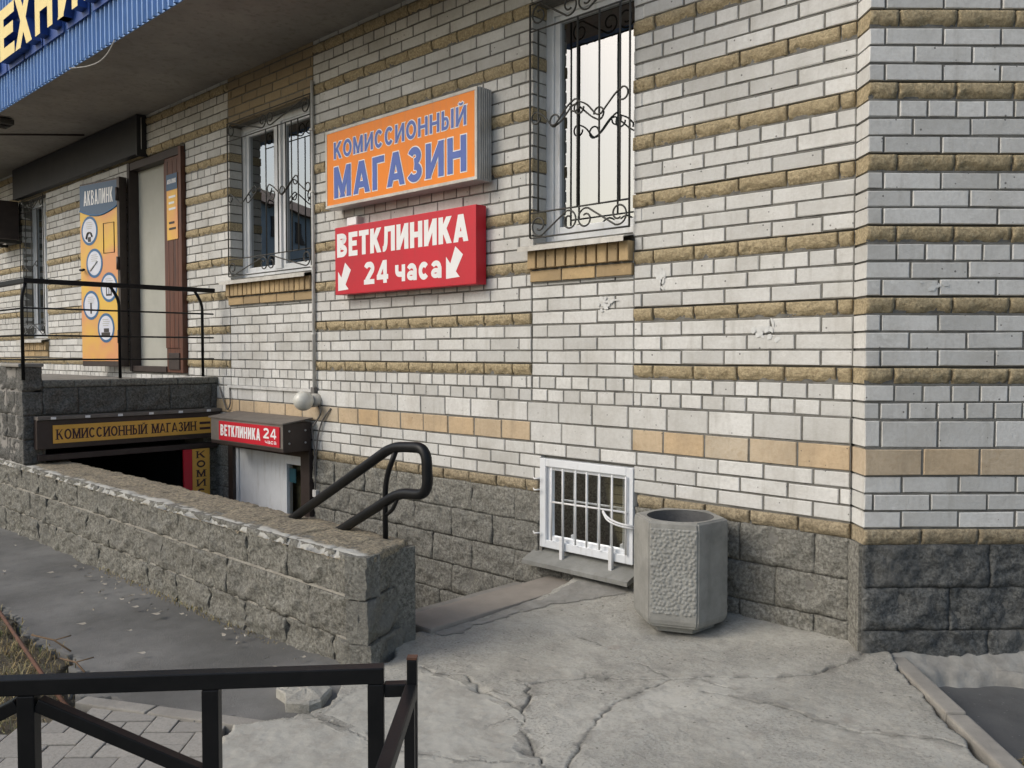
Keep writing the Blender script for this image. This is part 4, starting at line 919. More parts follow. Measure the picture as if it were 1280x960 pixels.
# ================================================================== BASEMENT STAIRS, LOW WALL, HANDRAIL
stw = thing('basement_stairs', 'concrete steps going down between the facade and the low wall', 'stairs', (-1.88, -.66, 0))
nst = 10; run = .285; rise = 1.60 / nst
for i in range(nst):
    xa = -i * run - run; MB().box(xa if i < nst - 1 else -4.24, -i * run - .0, -.66, .66, -1.75, -.03 - (i + 1) * rise + .12, bev=.006).build('step', 'concrete_step', stw)
MB().box(-.0, .275, -.55, .652, -.06, .022, bev=.012).build('top_slab', 'slab_brown', stw)
lw = thing('low_wall', 'low rough stone-faced wall beside the basement stairs', 'wall', (-1.45, -1.52, 0)); P_lw = Pieces()
xe = -7.3 + 1.45
mb = MB(); mb.box(xe, -.14, -.1865, .20, -1.75, .46); mb.build('core', 'low_wall_rock', lw)
bpy.context.view_layer.update()
for i, zz in enumerate((.29, .09, -.12)):
    lay_rock('o', xe, -.045 + .012 * i, zz, .195 if i < 2 else .21, .40, .2 * (i % 2), 'low_wall_rock', .185 + .006 * i, None, lw, P_lw, amp=.024, proud_=.006, edge_=.005)
    fe = Matrix.Translation((-.03 + .016 * i, -.185, 0)) @ Matrix.Rotation(R(116), 4, 'Z')
    lay_rock('o', .0, .42 + .03 * i, zz, .195 if i < 2 else .21, .44 + .03 * i, 0, 'low_wall_rock', .0, None, lw, P_lw, amp=.022, frame=fe, proud_=.006, edge_=.006)
P_lw.build('block', 300, 'block_field')
# coping: rough top with pale mortar along the front edge
xx = xe; seg = 0
while xx < -.02:
    x2 = min(xx + rng.uniform(.38, .46), 0.03) if xx + .5 < -.02 else .03
    nx = max(4, int((x2 - xx) / .02)); ny = 20; V = []; Fc = []; sm = []
    for j in range(ny + 1):
        for i in range(nx + 1):
            u = xx + (x2 - xx) * i / nx; v = -.198 + .40 * j / ny
            if x2 > .02:                                                 # slanted end
                lim = -.020 - max(0, (v + .16)) * .46 - (.09 * max(0, (-.10 - v) / .1) ** 2); u = xx + (lim - xx) * i / nx
            z = .487 + .010 * mnoise.noise((u * 9, v * 9, 1)) + .007 * mnoise.noise((u * 28, v * 28, 4)) + .004 * mnoise.noise((u * 60, v * 60, 8))
            ed = min(j, ny - j) / ny * .40
            z -= .035 * max(0, 1 - ed / .022) ** 1.6 + (.010 if i in (0, nx) else 0)
            V.append((u, v + (.006 * mnoise.noise((u * 20, 3, 2)) if j in (0, ny) else 0), z))
    W_ = nx + 1
    for j in range(ny):
        for i in range(nx): Fc.append((j * W_ + i, j * W_ + i + 1, (j + 1) * W_ + i + 1, (j + 1) * W_ + i))
    rim = list(range(W_)) + [k * W_ + nx for k in range(1, ny + 1)] + [ny * W_ + i for i in range(nx - 1, -1, -1)] + [k * W_ for k in range(ny - 1, 0, -1)]
    b0 = len(V); V += [(V[i][0], V[i][1], .452) for i in rim]; m = len(rim); Fc += [(rim[q], b0 + q, b0 + (q + 1) % m, rim[(q + 1) % m]) for q in range(m)]
    me = bpy.data.meshes.new('coping_stone'); me.from_pydata(V, [], Fc); me.polygons.foreach_set('use_smooth', [True] * (nx * ny) + [False] * m); me.update(); link('coping_stone', me, lw, 'coping' if 'coping' in MAT else None)
    xx = x2; seg += 1
def coping_mat():
    m, nt, b = nodes_of('coping'); P = pos(nt); f2 = nz(nt, P, 55, 6, .75); f3 = nz(nt, P, 11, 5, .7)
    c = mixc(nt, remap(nt, f3, .35, .65), (.40, .34, .235), (.27, .235, .175)); c = mixc(nt, remap(nt, f2, .40, .58), (.13, .115, .085), c)
    sx = nd(nt, 'ShaderNodeSeparateXYZ', {0: P}); edge = mth(nt, 'ADD', sx.outputs[1], mth(nt, 'MULTIPLY', mth(nt, 'SUBTRACT', nz(nt, P, 3.2, 4, .6), .5), .12))
    wm = mth(nt, 'MULTIPLY', remap(nt, edge, -1.675, -1.65, 1, 0), remap(nt, nz(nt, pos(nt, (1, .15, .15)), 2.6, 4, .65), .14, .30))
    nzc = nd(nt, 'ShaderNodeSeparateXYZ', {0: nt.nodes.new('ShaderNodeNewGeometry').outputs['Normal']})
    c = mixc(nt, mth(nt, 'MULTIPLY', mth(nt, 'MULTIPLY', wm, .9), remap(nt, nzc.outputs[2], .15, .5)), c, (.46, .455, .42))
    nt.links.new(c, b.inputs['Base Color']); b.inputs['Roughness'].default_value = .95; bump(nt, b, mth(nt, 'ADD', f2, f3), .9, .012)
coping_mat()
for o in lw.children:
    if o.name.startswith('coping_stone'): o.data.materials.clear(); o.data.materials.append(MAT['coping'])
# bed joints on the low wall: pale mortar lines
mb = MB()
for zz in (.289, .089): mb.box(xe, -.06, -.1945, -.12, zz - .004, zz + .006)
mb.build('bed_joint', 'bed_mortar', lw)

hr = thing('stair_handrail', 'looped black tube handrail at the head of the basement stairs', 'handrail', (-1.72, -1.40, .48)); ox, oz = -1.72, .48
rail = fillet([(-3.6 - ox, 0, -.07 - oz), (-1.665 - ox, 0, .945 - oz), (-1.41 - ox, 0, .962 - oz), (-1.40 - ox, 0, .74 - oz), (-1.61 - ox, 0, .728 - oz), (-3.4 - ox, 0, -.19 - oz)], .075)
MB().tube(rail, .0255, 12).build('rail', 'black_paint', hr)
MB().tube(fillet([(0, .0, -.06), (0, .0, .30), (.085, .0, .45)], .12), .0135, 10).build('post', 'black_paint', hr)
MB().tube(fillet([(0.012, -.0, .13), (.06, -.0, .16), (.105, 0, .235)], .05), .010, 8).build('bracket', 'black_paint', hr)
MB().tube([(-1.4, .0, -1.0), (-1.4, 0, -.32)], .0135, 10).build('post', 'black_paint', hr)

# ================================================================== WALL FITTINGS
gl = thing('globe_lamp', 'dirty white globe wall lamp above the clinic awning', 'lamp', (-4.39, 0, 1.015))
mb = MB(); mb.tube([(0, -.012, 0), (0, -.03, 0), (0, -.032, 0), (0, -.075, 0)], .055, 16); mb.build('base', 'lamp_base', gl)
bm = bmesh.new(); bmesh.ops.create_uvsphere(bm, u_segments=24, v_segments=16, radius=.082); me = bpy.data.meshes.new('globe'); bm.to_mesh(me); bm.free(); me.polygons.foreach_set('use_smooth', [True] * len(me.polygons)); o = link('globe', me, gl, 'lamp_glass'); o.location = (0, -.15, 0); o.scale = (1, 1.0, .97)
pi = thing('wall_conduit', 'white plastic conduit running down the wall beside the left window', 'pipe', (-4.432, -.02, 1.10))
MB().tube([(0, 0, .0), (0, 0, 2.5)], .014, 8).build('vertical_run', 'pipe_white', pi); MB().box(-1.42, -.0, -.012, .012, -.022, .003).build('horizontal_run', 'pipe_white', pi); MB().box(-.02, .028, -.022, .012, -.035, .02).build('corner_box', 'cable_grey', pi)
for zz in (.45, 1.0, 1.6, 2.1): MB().box(-.02, .02, -.018, .010, zz, zz + .015).build('clip', 'pipe_white', pi)
for i, (lab, pts) in enumerate((('grey cable looping from the globe lamp down to the clinic awning', [(-4.36, -.03, .97), (-4.28, -.05, .93), (-4.36, -.06, .83), (-4.43, -.05, .80), (-4.40, -.04, .60), (-4.42, -.035, .40)]),
                               ('two-strand cable hanging right of the clinic awning', [(-4.20, -.02, .955), (-4.30, -.035, .86), (-4.37, -.035, .72), (-4.41, -.03, .45), (-4.41, -.03, .28)]),
                               ('thin dark cable hooked over the end of the porch at the wall', [(-6.02, -.02, 1.08), (-5.93, -.03, .95), (-5.86, -.03, .86), (-5.80, -.03, .92), (-5.83, -.02, 1.08)]))):
    c = MB().tube(fillet(pts, .08), .0065, 6).build('wall_cable', 'cable_grey'); tag(c, lab, 'cable', 'cables by the clinic awning')
tb = tag(MB().box(-4.435, -4.385, -.045, -.01, .22, .28, bev=.004).build('socket_box', 'pipe_white'), 'tiny white socket box at the foot of the hanging cable', 'box')
def scrap(x, z, w, h, n, lab, wall='f'):
    r = random.Random(int((x * 100 + z * 37) * 10)); mb = MB()
    for k in range(n * 3):
        cx, cz = r.gauss(0, w * .28), r.gauss(0, h * .28); m = 7; an_ = r.gauss(0, .5); la, lb = w * r.uniform(.10, .30), h * r.uniform(.10, .30)
        pts = []
        for i in range(m):
            t = 2 * math.pi * i / m + r.uniform(-.3, .3); q_ = r.uniform(.55, 1); u_, v_ = la * math.cos(t) * q_, lb * math.sin(t) * q_; pts.append((cx + u_ * math.cos(an_) - v_ * math.sin(an_), cz + u_ * math.sin(an_) + v_ * math.cos(an_)))
        y = -.0008 - .00015 * k
        mb.add([(p[0], y, p[1]) for p in pts] + [(p[0], y + .0006, p[1]) for p in pts], [tuple(range(m))] + [(i, i + m, (i + 1) % m + m, (i + 1) % m) for i in range(m)])
    o = mb.build('paper_scrap', 'paper'); 
    M = Matrix.Translation((x, -.0022, z)); o.matrix_world = M if wall == 'f' else pier.matrix_local @ M
    tag(o, lab, 'paper', 'torn paper remnants', 'stuff')
scrap(-1.07, 1.83, .075, .095, 5, 'torn white paper remnant on bricks just right of the narrow window'); scrap(-.44, 1.52, .10, .09, 5, 'scraped white paper remnant in the middle of the right brick field')
scrap(-1.44, 1.68, .12, .07, 4, 'faint white paper remnant under the brick sill of the narrow window'); scrap(.30, 1.70, .09, .05, 3, 'small white paper shred on the corner pier', 'p')

# ================================================================== LITTER BIN
bn = thing('litter_bin', 'grey concrete litter bin with pebbled panels and round opening against the wall', 'bin', (-.765, -.262, .02), R(24))
def hex_ring(side, z):                                                    # one flat side faces local -y
    return [(side * math.cos(R(60 * k - 120)), side * math.sin(R(60 * k - 120)), z) for k in range(6)]
HS = .240
prof = [(.216, .030), (.232, .042), (HS, .070), (HS, .30), (HS, .51), (.236, .545), (.228, .556)]
rings = [hex_ring(a, z) for a, z in prof]; vs = [p for q in rings for p in q]; fs = []
for i in range(len(rings) - 1):
    for j in range(6): fs.append((i * 6 + j, i * 6 + (j + 1) % 6, (i + 1) * 6 + (j + 1) % 6, (i + 1) * 6 + j))
fs.append(tuple(range(6))[::-1])
nh = 36; b0 = len(vs); HR = .168; vs += [(HR * math.cos(R(10 * i - 120)), HR * math.sin(R(10 * i - 120)), .553) for i in range(nh)]
oi = (len(rings) - 1) * 6
for j in range(6):                                                        # rim: fan each flat side onto its sixth of the hole
    for q in range(6): a_ = b0 + (j * 6 + q) % nh; fs.append((oi + j, b0 + (j * 6 + q + 1) % nh, a_) if q < 3 else (oi + (j + 1) % 6, b0 + (j * 6 + q + 1) % nh, a_))
    fs.append((oi + j, oi + (j + 1) % 6, b0 + (j * 6 + 3) % nh))
bm = bmesh.new(); V_ = [bm.verts.new(p) for p in vs]
for f in fs: bm.faces.new([V_[i] for i in f])
bmesh.ops.recalc_face_normals(bm, faces=bm.faces); bm.edges.ensure_lookup_table()
bmesh.ops.bevel(bm, geom=[e for e in bm.edges if len(e.link_faces) == 2 and e.calc_face_angle(0) > .6], offset=.008, segments=2, affect='EDGES')
me = bpy.data.meshes.new('body'); bm.to_mesh(me); bm.free(); link('body', me, bn, 'bin_smooth')
mb = MB(); q = []
for (r_, z) in ((HR, .553), (HR - .004, .53), (HR - .012, .10)): q += [(r_ * math.cos(R(10 * i)), r_ * math.sin(R(10 * i)), z - .001) for i in range(nh)]
fs = [(k * nh + i, k * nh + (i + 1) % nh, (k + 1) * nh + (i + 1) % nh, (k + 1) * nh + i) for k in range(2) for i in range(nh)] + [tuple(range(2 * nh, 3 * nh))]
mb.add(q, fs, 0, True); mb.build('liner', 'bin_inside', bn)
mb = MB(); q = hex_ring(.172, 0) + hex_ring(.178, .045); mb.add(q, [tuple(range(6))[::-1], tuple(range(6, 12))] + [(i, (i + 1) % 6, (i + 1) % 6 + 6, i + 6) for i in range(6)]); mb.build('foot', 'bin_smooth', bn)
def pebble_panel(rot, half):
    nx, nzz = 60, 110; V = []; Fc = []; ap = HS * math.cos(R(30))
    vr = np.random.RandomState(11 + int(rot * 10)); gx, gz = np.meshgrid(np.arange(-half + .009, half, .0185), np.arange(.110, .518, .0185)); gx = gx + (np.arange(gx.shape[0]) % 2)[:, None] * .009; cells = np.stack([gx.ravel(), gz.ravel()], 1); cells += vr.randn(*cells.shape) * .0042; rad = .0068 + vr.rand(len(cells)) * .0022
    for k in range(nzz + 1):
        for i in range(nx + 1):
            x = -half + 2 * half * i / nx; z = .098 + .425 * k / nzz
            d2 = ((cells[:, 0] - x) ** 2 + (cells[:, 1] - z) ** 2) / rad ** 2; hgt = np.sqrt(np.clip(1 - d2, 0, 1)).max() * .0048
            if i in (0, nx) or k in (0, nzz): hgt = -.002
            V.append((x, -ap - .001 - hgt, z))
    for k in range(nzz):
        for i in range(nx): a_ = k * (nx + 1) + i; Fc.append((a_, a_ + 1, a_ + nx + 2, a_ + nx + 1))
    me = bpy.data.meshes.new('pebble_panel'); me.from_pydata(V, [], Fc); me.polygons.foreach_set('use_smooth', [True] * len(Fc)); me.update(); o = link('pebble_panel', me, bn, 'pebble'); o.rotation_euler = (0, 0, rot); return o
for k in (0, 2, 4): pebble_panel(k * math.pi / 3, HS / 2 - .005)

# ================================================================== FENCE IN FRONT
A = Vector((-.063, -2.716, 0)); dF = (Vector((-.65, -3.392, 0)) - A).normalized(); angF = math.atan2(dF.y, dF.x)
fe = thing('low_fence', 'black square-tube fence section in the foreground with slanting braces', 'fence', A, angF)
tq = .020; HT = .60
def sq(p, q, r=tq, up=None):
    """square tube between two points"""
    p, q = Vector(p), Vector(q); d = q - p; l = d.length; mb = MB(); mb.box(-r, r, -r, r, 0, l, bev=.003)
    M = d.to_track_quat('Z', 'Y').to_matrix().to_4x4()
    if abs(d.normalized().z) < .95:
        x = d.normalized(); yv = Vector((-x.y, x.x, 0)).normalized(); zv = yv.cross(x) * -1; zv = x.cross(yv)
        M = Matrix(((yv.x, zv.x, x.x, 0), (yv.y, zv.y, x.y, 0), (yv.z, zv.z, x.z, 0), (0, 0, 0, 1)))
    else: M = Matrix.Identity(4) if d.z > 0 else Matrix.Rotation(math.pi, 4, 'X')
    M = Matrix.Translation(p) @ M; mb.v = [(M @ Vector(v))[:] for v in mb.v]; return mb
post_x = [0, .40, .83, 1.26, 1.69]
sq((-.02, 0, HT), (2.2, 0, HT)).build('top_rail', 'black_paint', fe)
for x in post_x: sq((x, 0, -.15), (x, 0, HT - tq - .001), .020).build('post', 'black_paint', fe)
for i, x in enumerate(post_x[1:-1]):
    if i % 2 == 0: sq((x + .022, 0, .365), (post_x[i + 2] - .022, 0, HT - .045), .016).build('brace', 'black_paint', fe)
    else: sq((x + .022, 0, HT - .045), (post_x[i + 2] - .022, 0, .365), .016).build('brace', 'black_paint', fe)
for i, x in enumerate(post_x[1:-1]):
    if i % 2 == 0: sq((x + .022, 0, .30), (post_x[i + 2] - .022, 0, .115), .016).build('brace', 'black_paint', fe)
    else: sq((x + .022, 0, .115), (post_x[i + 2] - .022, 0, .30), .016).build('brace', 'black_paint', fe)
sq((-.076, 0, .56), (-.021, 0, .56), .016).build('link_tube', 'black_paint', fe)
B = A - dF * .09; g2 = Vector((.275, -.295, 0)).normalized()
ga = thing('fence_gate_leaf', 'short black fence leaf turned towards the camera beside the foreground fence', 'fence', B, math.atan2(g2.y, g2.x))
sq((0, 0, -.15), (0, 0, .635), .0125).build('post', 'black_paint', ga); sq((.014, .0, .56), (1.6, 0, .56), .0155).build('top_rail', 'black_paint', ga)
MB().box(-.0125, .0125, -.0125, .0125, .6355, .641).build('post_cap', 'rust', ga)
sq((.05, 0, -.15), (.05, 0, .543), .0125).build('post', 'black_paint', ga); sq((.85, 0, -.15), (.85, 0, .543), .0155).build('post', 'black_paint', ga); sq((.07, 0, .22), (1.6, 0, .22), .0125).build('lower_rail', 'black_paint', ga)

# ================================================================== HOUSE ACROSS THE STREET (seen mirrored in the left window)
fb = thing('opposite_house', 'pale blue-grey house across the street, mirrored in the two-sash window', 'building', (-66, -36, -.12), R(58))
plain_rough('far_wall', (.20, .27, .33), (.16, .22, .28), 1, .9, .1, .01); plain_rough('far_roof', (.16, .10, .08), (.12, .08, .065), 1, .9, .1, .01)
MB().box(-22, 22, -5, 5, 0, 12.5).build('wall', 'far_wall', fb); MB().add([(-22.5, -5.5, 12.5), (22.5, -5.5, 12.5), (22.5, 5.5, 12.5), (-22.5, 5.5, 12.5), (-22.5, 0, 15.3), (22.5, 0, 15.3)], [(0, 1, 5, 4), (3, 4, 5, 2), (0, 4, 3), (1, 2, 5), (0, 3, 2, 1)]).build('roof', 'far_roof', fb)
for fl in range(4):
    for k in range(12):
        for sd_ in (-1, 1): MB().box(-20.5 + k * 3.6, -19.1 + k * 3.6, sd_ * 5.04 - .03, sd_ * 5.04 + .03, 1.2 + fl * 3.0, 2.8 + fl * 3.0).build('window', 'dark_room', fb)

# ================================================================== GROUND
def pip(pts, poly):
    x, y = pts[:, 0], pts[:, 1]; ins = np.zeros(len(pts), bool); n = len(poly)
    for i in range(n):
        (x1, y1), (x2, y2) = poly[i - 1], poly[i]
        c = ((y1 > y) != (y2 > y)) & (x < (x2 - x1) * (y - y1) / (y2 - y1 + 1e-12) + x1); ins ^= c
    return ins
def seg_dist(pts, line):
    d = np.full(len(pts), 9.0)
    for (a, b) in zip(line, line[1:]):
        a = np.array(a); b = np.array(b); ab = b - a; t = np.clip(((pts - a) @ ab) / (ab @ ab), 0, 1); d = np.minimum(d, np.hypot(*(pts - a - t[:, None] * ab).T))
    return d
def vnoise(x, y, s, seed):
    r = np.random.RandomState(seed); T = r.rand(64, 64); fx = x * s; fy = y * s; ix = np.floor(fx).astype(int); iy = np.floor(fy).astype(int); u = fx - ix; v = fy - iy
    u = u * u * (3 - 2 * u); v = v * v * (3 - 2 * v); g = lambda i, j: T[i % 64, j % 64]
    return (g(ix, iy) * (1 - u) * (1 - v) + g(ix + 1, iy) * u * (1 - v) + g(ix, iy + 1) * (1 - u) * v + g(ix + 1, iy + 1) * u * v) * 2 - 1
def sheet(name, x0, x1, y0, y1, cell, poly, zf, mat, kind='structure', crack=None, par=None, jag=0.0, skirt=0):
    nx, ny = int((x1 - x0) / cell), int((y1 - y0) / cell); xs = np.linspace(x0, x1, nx + 1); ys = np.linspace(y0, y1, ny + 1); Xg, Yg = np.meshgrid(xs, ys); pts = np.stack([Xg.ravel(), Yg.ravel()], 1)
    z, cr = zf(pts)
    cid = (np.arange(ny)[:, None] * (nx + 1) + np.arange(nx)[None, :]).ravel(); cc = pts[cid] + cell / 2
    q = cc + (np.stack([vnoise(cc[:, 0], cc[:, 1], 9, 3), vnoise(cc[:, 0], cc[:, 1], 9, 4)], 1) * jag + np.stack([vnoise(cc[:, 0], cc[:, 1], 30, 13), vnoise(cc[:, 0], cc[:, 1], 30, 14)], 1) * jag * .5 if jag else 0)
    keep = pip(q, poly) if poly else np.ones(len(cid), bool); c = cid[keep]
    fcs = np.stack([c, c + 1, c + nx + 2, c + nx + 1], 1); used = np.unique(fcs); mp = np.full(len(pts), -1); mp[used] = np.arange(len(used)); fcs = mp[fcs]
    V = np.column_stack([pts[used], z[used]])
    if skirt:
        ed = np.concatenate([fcs[:, [0, 1]], fcs[:, [1, 2]], fcs[:, [2, 3]], fcs[:, [3, 0]]]); key = np.sort(ed, 1); kk = key[:, 0].astype(np.int64) * 10**7 + key[:, 1]; u, inv, cnt = np.unique(kk, return_inverse=True, return_counts=True); bd = ed[cnt[inv] == 1]
        bi = np.unique(bd); mp2 = np.full(len(V), -1); mp2[bi] = len(V) + np.arange(len(bi)); low = V[bi].copy(); low[:, 2] -= skirt; V = np.vstack([V, low]); fcs = np.vstack([fcs, np.column_stack([bd[:, 1], bd[:, 0], mp2[bd[:, 0]], mp2[bd[:, 1]]])]); cr = np.concatenate([cr[used], np.zeros(len(bi))])
    else: cr = cr[used]
    me = bpy.data.meshes.new(name); me.vertices.add(len(V)); me.vertices.foreach_set('co', V.ravel()); me.loops.add(len(fcs) * 4); me.loops.foreach_set('vertex_index', fcs.ravel().astype(np.int32)); me.polygons.add(len(fcs))
    me.polygons.foreach_set('loop_start', np.arange(len(fcs), dtype=np.int32) * 4); me.polygons.foreach_set('use_smooth', np.ones(len(fcs), bool)); me.update(calc_edges=True); me.validate()
    at = me.attributes.new('crack', 'FLOAT', 'POINT'); at.data.foreach_set('value', cr.astype(np.float32)); o = link(name, me, par, mat)
    if kind: o['kind'] = kind
    return o
# pixel outlines of the cracks were read off as ground points (metres)
def gp(px, py, z=0.0):
    d = _fw + _rt * ((px - 640) / F) - _up * ((py - 480) / F); t = (z - CAM.z) / d.z; p = CAM + d * t; return (p.x, p.y)
CR = [[(527, 834), (540, 841), (582, 845), (597, 860), (615, 870), (640, 882), (652, 888)], [(640, 852), (655, 856), (690, 852), (732, 849), (795, 850), (840, 851), (877, 847), (960, 846), (1015, 844), (1047, 835), (1070, 830), (1082, 820)],
      [(657, 856), (664, 870), (652, 890), (655, 915), (668, 935), (684, 965)], [(840, 851), (800, 868), (770, 880), (745, 902), (725, 930), (703, 968)], [(877, 849), (905, 860), (918, 863)],
      [(880, 868), (960, 882), (997, 891), (1035, 905), (1080, 917), (1120, 921), (1177, 926), (1205, 936)], [(380, 890), (392, 895), (432, 911), (457, 924), (480, 931), (510, 939), (545, 942), (582, 950), (640, 951), (668, 955)],
      [(720, 795), (745, 803), (757, 810)], [(800, 830), (830, 845), (840, 851)], [(640, 870), (597, 862)], [(655, 905), (640, 895), (610, 905)], [(730, 851), (733, 842)]]
CRW = [1.1, 1.0, 1.5, .9, .8, 1.0, .8, .5, .6, .7, .6, .4]
CR = [[gp(*p) for p in c] for c in CR]
def rough_line(c, seed, amp=.012):
    r = random.Random(seed); out = [c[0]]
    for a, b in zip(c, c[1:]):
        l = math.hypot(b[0] - a[0], b[1] - a[1]); n = max(1, int(l / .035))
        for i in range(1, n + 1):
            t = i / n; k = 0 if i == n else amp; out.append((a[0] + (b[0] - a[0]) * t + r.uniform(-k, k), a[1] + (b[1] - a[1]) * t + r.uniform(-k, k)))
    return out
CR = [rough_line(c, i) for i, c in enumerate(CR)]
def apron_z(p):
    x, y = p[:, 0], p[:, 1]
    z = .007 * vnoise(x, y, 1.6, 1) + .0025 * vnoise(x, y, 5, 2) + .0018 * vnoise(x, y, 14, 3) + .0016 * vnoise(x, y, 40, 4) + .0008 * vnoise(x, y, 90, 5)
    z += .05 * np.clip((y + .5) / .5, 0, 1) ** 2                         # rises towards the wall
    z += .03 * np.clip((-.9 - x) / .6, 0, 1) * np.clip((y + 1.0) / 1.0, 0, 1)
    cr = np.zeros(len(p))
    for c, w_ in zip(CR, CRW):
        wv = w_ * (.55 + .45 * vnoise(x, y, 7, 8)); d = seg_dist(p, c); g = np.exp(-(d / (.0048 * np.maximum(wv, .3))) ** 2); z -= .013 * g * np.clip(w_, .4, 1.2); cr = np.maximum(cr, np.exp(-(d / (.0042 * np.maximum(wv, .55))) ** 2)); cr = np.maximum(cr, .4 * np.exp(-(d / (.03 * w_)) ** 2) * (vnoise(x, y, 20, 9) > .1))
    # one slab edge stands a little higher along the long cracks
    d = seg_dist(p, CR[5]); z += .012 * np.exp(-(d / .12) ** 2) * (vnoise(x, y, 2, 6) * .5 + .5)
    hx, hy = gp(660, 935); z -= .02 * np.exp(-(((x - hx) / .05) ** 2 + ((y - hy) / .035) ** 2)); cr = np.maximum(cr, .6 * np.exp(-(((x - hx) / .045) ** 2 + ((y - hy) / .03) ** 2)))
    hx, hy = gp(600, 862); z -= .02 * np.exp(-(((x - hx) / .04) ** 2 + ((y - hy) / .025) ** 2))
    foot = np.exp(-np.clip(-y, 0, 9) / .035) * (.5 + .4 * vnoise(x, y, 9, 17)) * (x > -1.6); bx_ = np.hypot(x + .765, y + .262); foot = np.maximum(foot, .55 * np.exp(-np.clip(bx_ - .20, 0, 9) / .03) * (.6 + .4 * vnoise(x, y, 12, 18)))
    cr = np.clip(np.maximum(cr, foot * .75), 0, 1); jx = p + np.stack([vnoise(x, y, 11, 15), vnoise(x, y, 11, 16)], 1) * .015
    ins = pip(jx, SMOOTH); return z, np.where(ins & (cr < .06), -1.0, cr)
SMOOTH = [gp(*q) for q in ((392, 897), (440, 868), (528, 838), (597, 862), (640, 884), (653, 892), (655, 915), (668, 936), (690, 975), (640, 1100), (230, 1100), (250, 950), (282, 906))]
K0, K1 = Vector((.13, .06, 0)), Vector((1.75, -1.87, 0))
apron_poly = [(-1.60, .05), (.05, .05), (.13, .02), (.80, -.79), (1.72, -1.88), (2.9, -3.3), (2.4, -4.9), (.9, -4.6), (-.1, -3.55), (-.75, -2.98), (-1.12, -2.66), (-1.34, -2.44), (-1.27, -2.30), (-1.21, -2.12), (-1.36, -1.90), (-1.46, -1.55), (-1.56, -1.42), (-1.66, -1.28)]
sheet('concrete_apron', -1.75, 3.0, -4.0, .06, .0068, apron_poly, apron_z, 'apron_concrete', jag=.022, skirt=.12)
sm_ = [(-1.61, -1.20), (-1.60, -.60), (-1.55, -.02), (-1.24, -.02), (-1.30, -.20), (-1.46, -.45), (-1.53, -.75), (-1.52, -1.18)]
sheet('cement_smear', -1.66, -1.2, -1.25, .0, .007, sm_, lambda p: (apron_z(p)[0] + .0035, np.zeros(len(p))), 'strip_mortar', jag=.035)
# base ground: one sheet to the horizon with openings for the pit and the building
def flat(z): return lambda p: (np.full(len(p), z), np.zeros(len(p)))
gv = []; gf = []
def quad(x0, x1, y0, y1, z=-.125): n = len(gv); gv.extend([(x0, y0, z), (x1, y0, z), (x1, y1, z), (x0, y1, z)]); gf.append((n, n + 1, n + 2, n + 3))
quad(-800, 800, -800, -1.6); quad(-1.7, 800, -1.6, .1); quad(-800, -6.5, -1.6, .1); quad(-800, 800, 3.2, 800); quad(.0, 800, .1, 3.2); quad(-800, -16, .1, 3.2)
me = bpy.data.meshes.new('ground'); me.from_pydata(gv, [], gf); me.update(); tag(link('ground', me, None, 'soil'), kind='structure')
def asph_z(p):
    x, y = p[:, 0], p[:, 1]; z = -.075 + .055 * np.clip((x + 2.9) / 1.5, 0, 1) - .03 * np.clip((-x - 4) / 3, 0, 1) + .010 * vnoise(x, y, 1.3, 21) + .003 * vnoise(x, y, 6, 22) + .0012 * vnoise(x, y, 25, 23); return z, np.zeros(len(p))
asp = [(-12.5, -1.62), (-1.30, -1.62), (-1.22, -1.95), (-1.12, -2.15), (-1.18, -2.32), (-1.45, -2.42), (-1.68, -2.50), (-1.87, -2.60), (-2.11, -2.67), (-2.45, -2.56), (-2.8, -2.50), (-3.3, -2.53), (-4.2, -2.44), (-6.0, -2.5), (-12.5, -2.6)]
sheet('asphalt_path', -12.5, -1.2, -2.9, -1.6, .022, asp, asph_z, 'asphalt', jag=.05, skirt=.05)
# asphalt to the right of the kerb
def asr_z(p): x, y = p[:, 0], p[:, 1]; return -.075 + .012 * vnoise(x, y, 1.7, 31) + .003 * vnoise(x, y, 9, 32), np.zeros(len(p))
sheet('asphalt_patch', .1, 3.2, -2.9, 2.6, .025, [(.15, .35), (.20, .03), (.62, -.47), (.80, -.50), (1.0, -.36), (1.6, -.1), (3.1, .9), (3.1, 2.6), (2.4, 2.6)], asr_z, 'asphalt_dark', jag=.06, skirt=.04)
# kerb stones along the apron's right edge
kb = empty('kerb', (K0.x, K0.y, 0), math.atan2(K1.y - K0.y, K1.x - K0.x)); tag(kb, kind='structure'); u = .0
for i, l in enumerate((.72, .98, .98)):
    mb = MB(); mb.box(u, u + l - .008, -.008, .072, -.16, .022 - .006 * (i % 2), bev=.010); o = mb.build('kerb_stone', 'kerb_stone', kb); u += l
# mortar fillet along the pier base
def fill_z(p):
    x, y = p[:, 0], p[:, 1]; d = (x - PO.x) * n_p.x + (y - PO.y) * n_p.y; u_ = (x - PO.x) * e_p.x + (y - PO.y) * e_p.y
    wd_ = .085 + .05 * np.clip(u_ / .6, 0, 1) + .035 * vnoise(x, y, 5, 43) + .02 * vnoise(x, y, 17, 44)
    return .035 - .055 * np.clip(d / .1, 0, 1) - .14 * np.clip((d - wd_) / .05, 0, 1) + .008 * vnoise(x, y, 8, 41) + .005 * vnoise(x, y, 25, 42), np.zeros(len(p))
def pp(u, d): q = PO + e_p * u + n_p * d; return (q.x, q.y)
sheet('mortar_strip', -.1, 2.8, -.4, 2.6, .009, [pp(.02, -.03), pp(.02, .06), pp(.10, .16), pp(.2, .24), pp(2.5, .26), pp(2.5, -.03)], fill_z, 'strip_mortar')
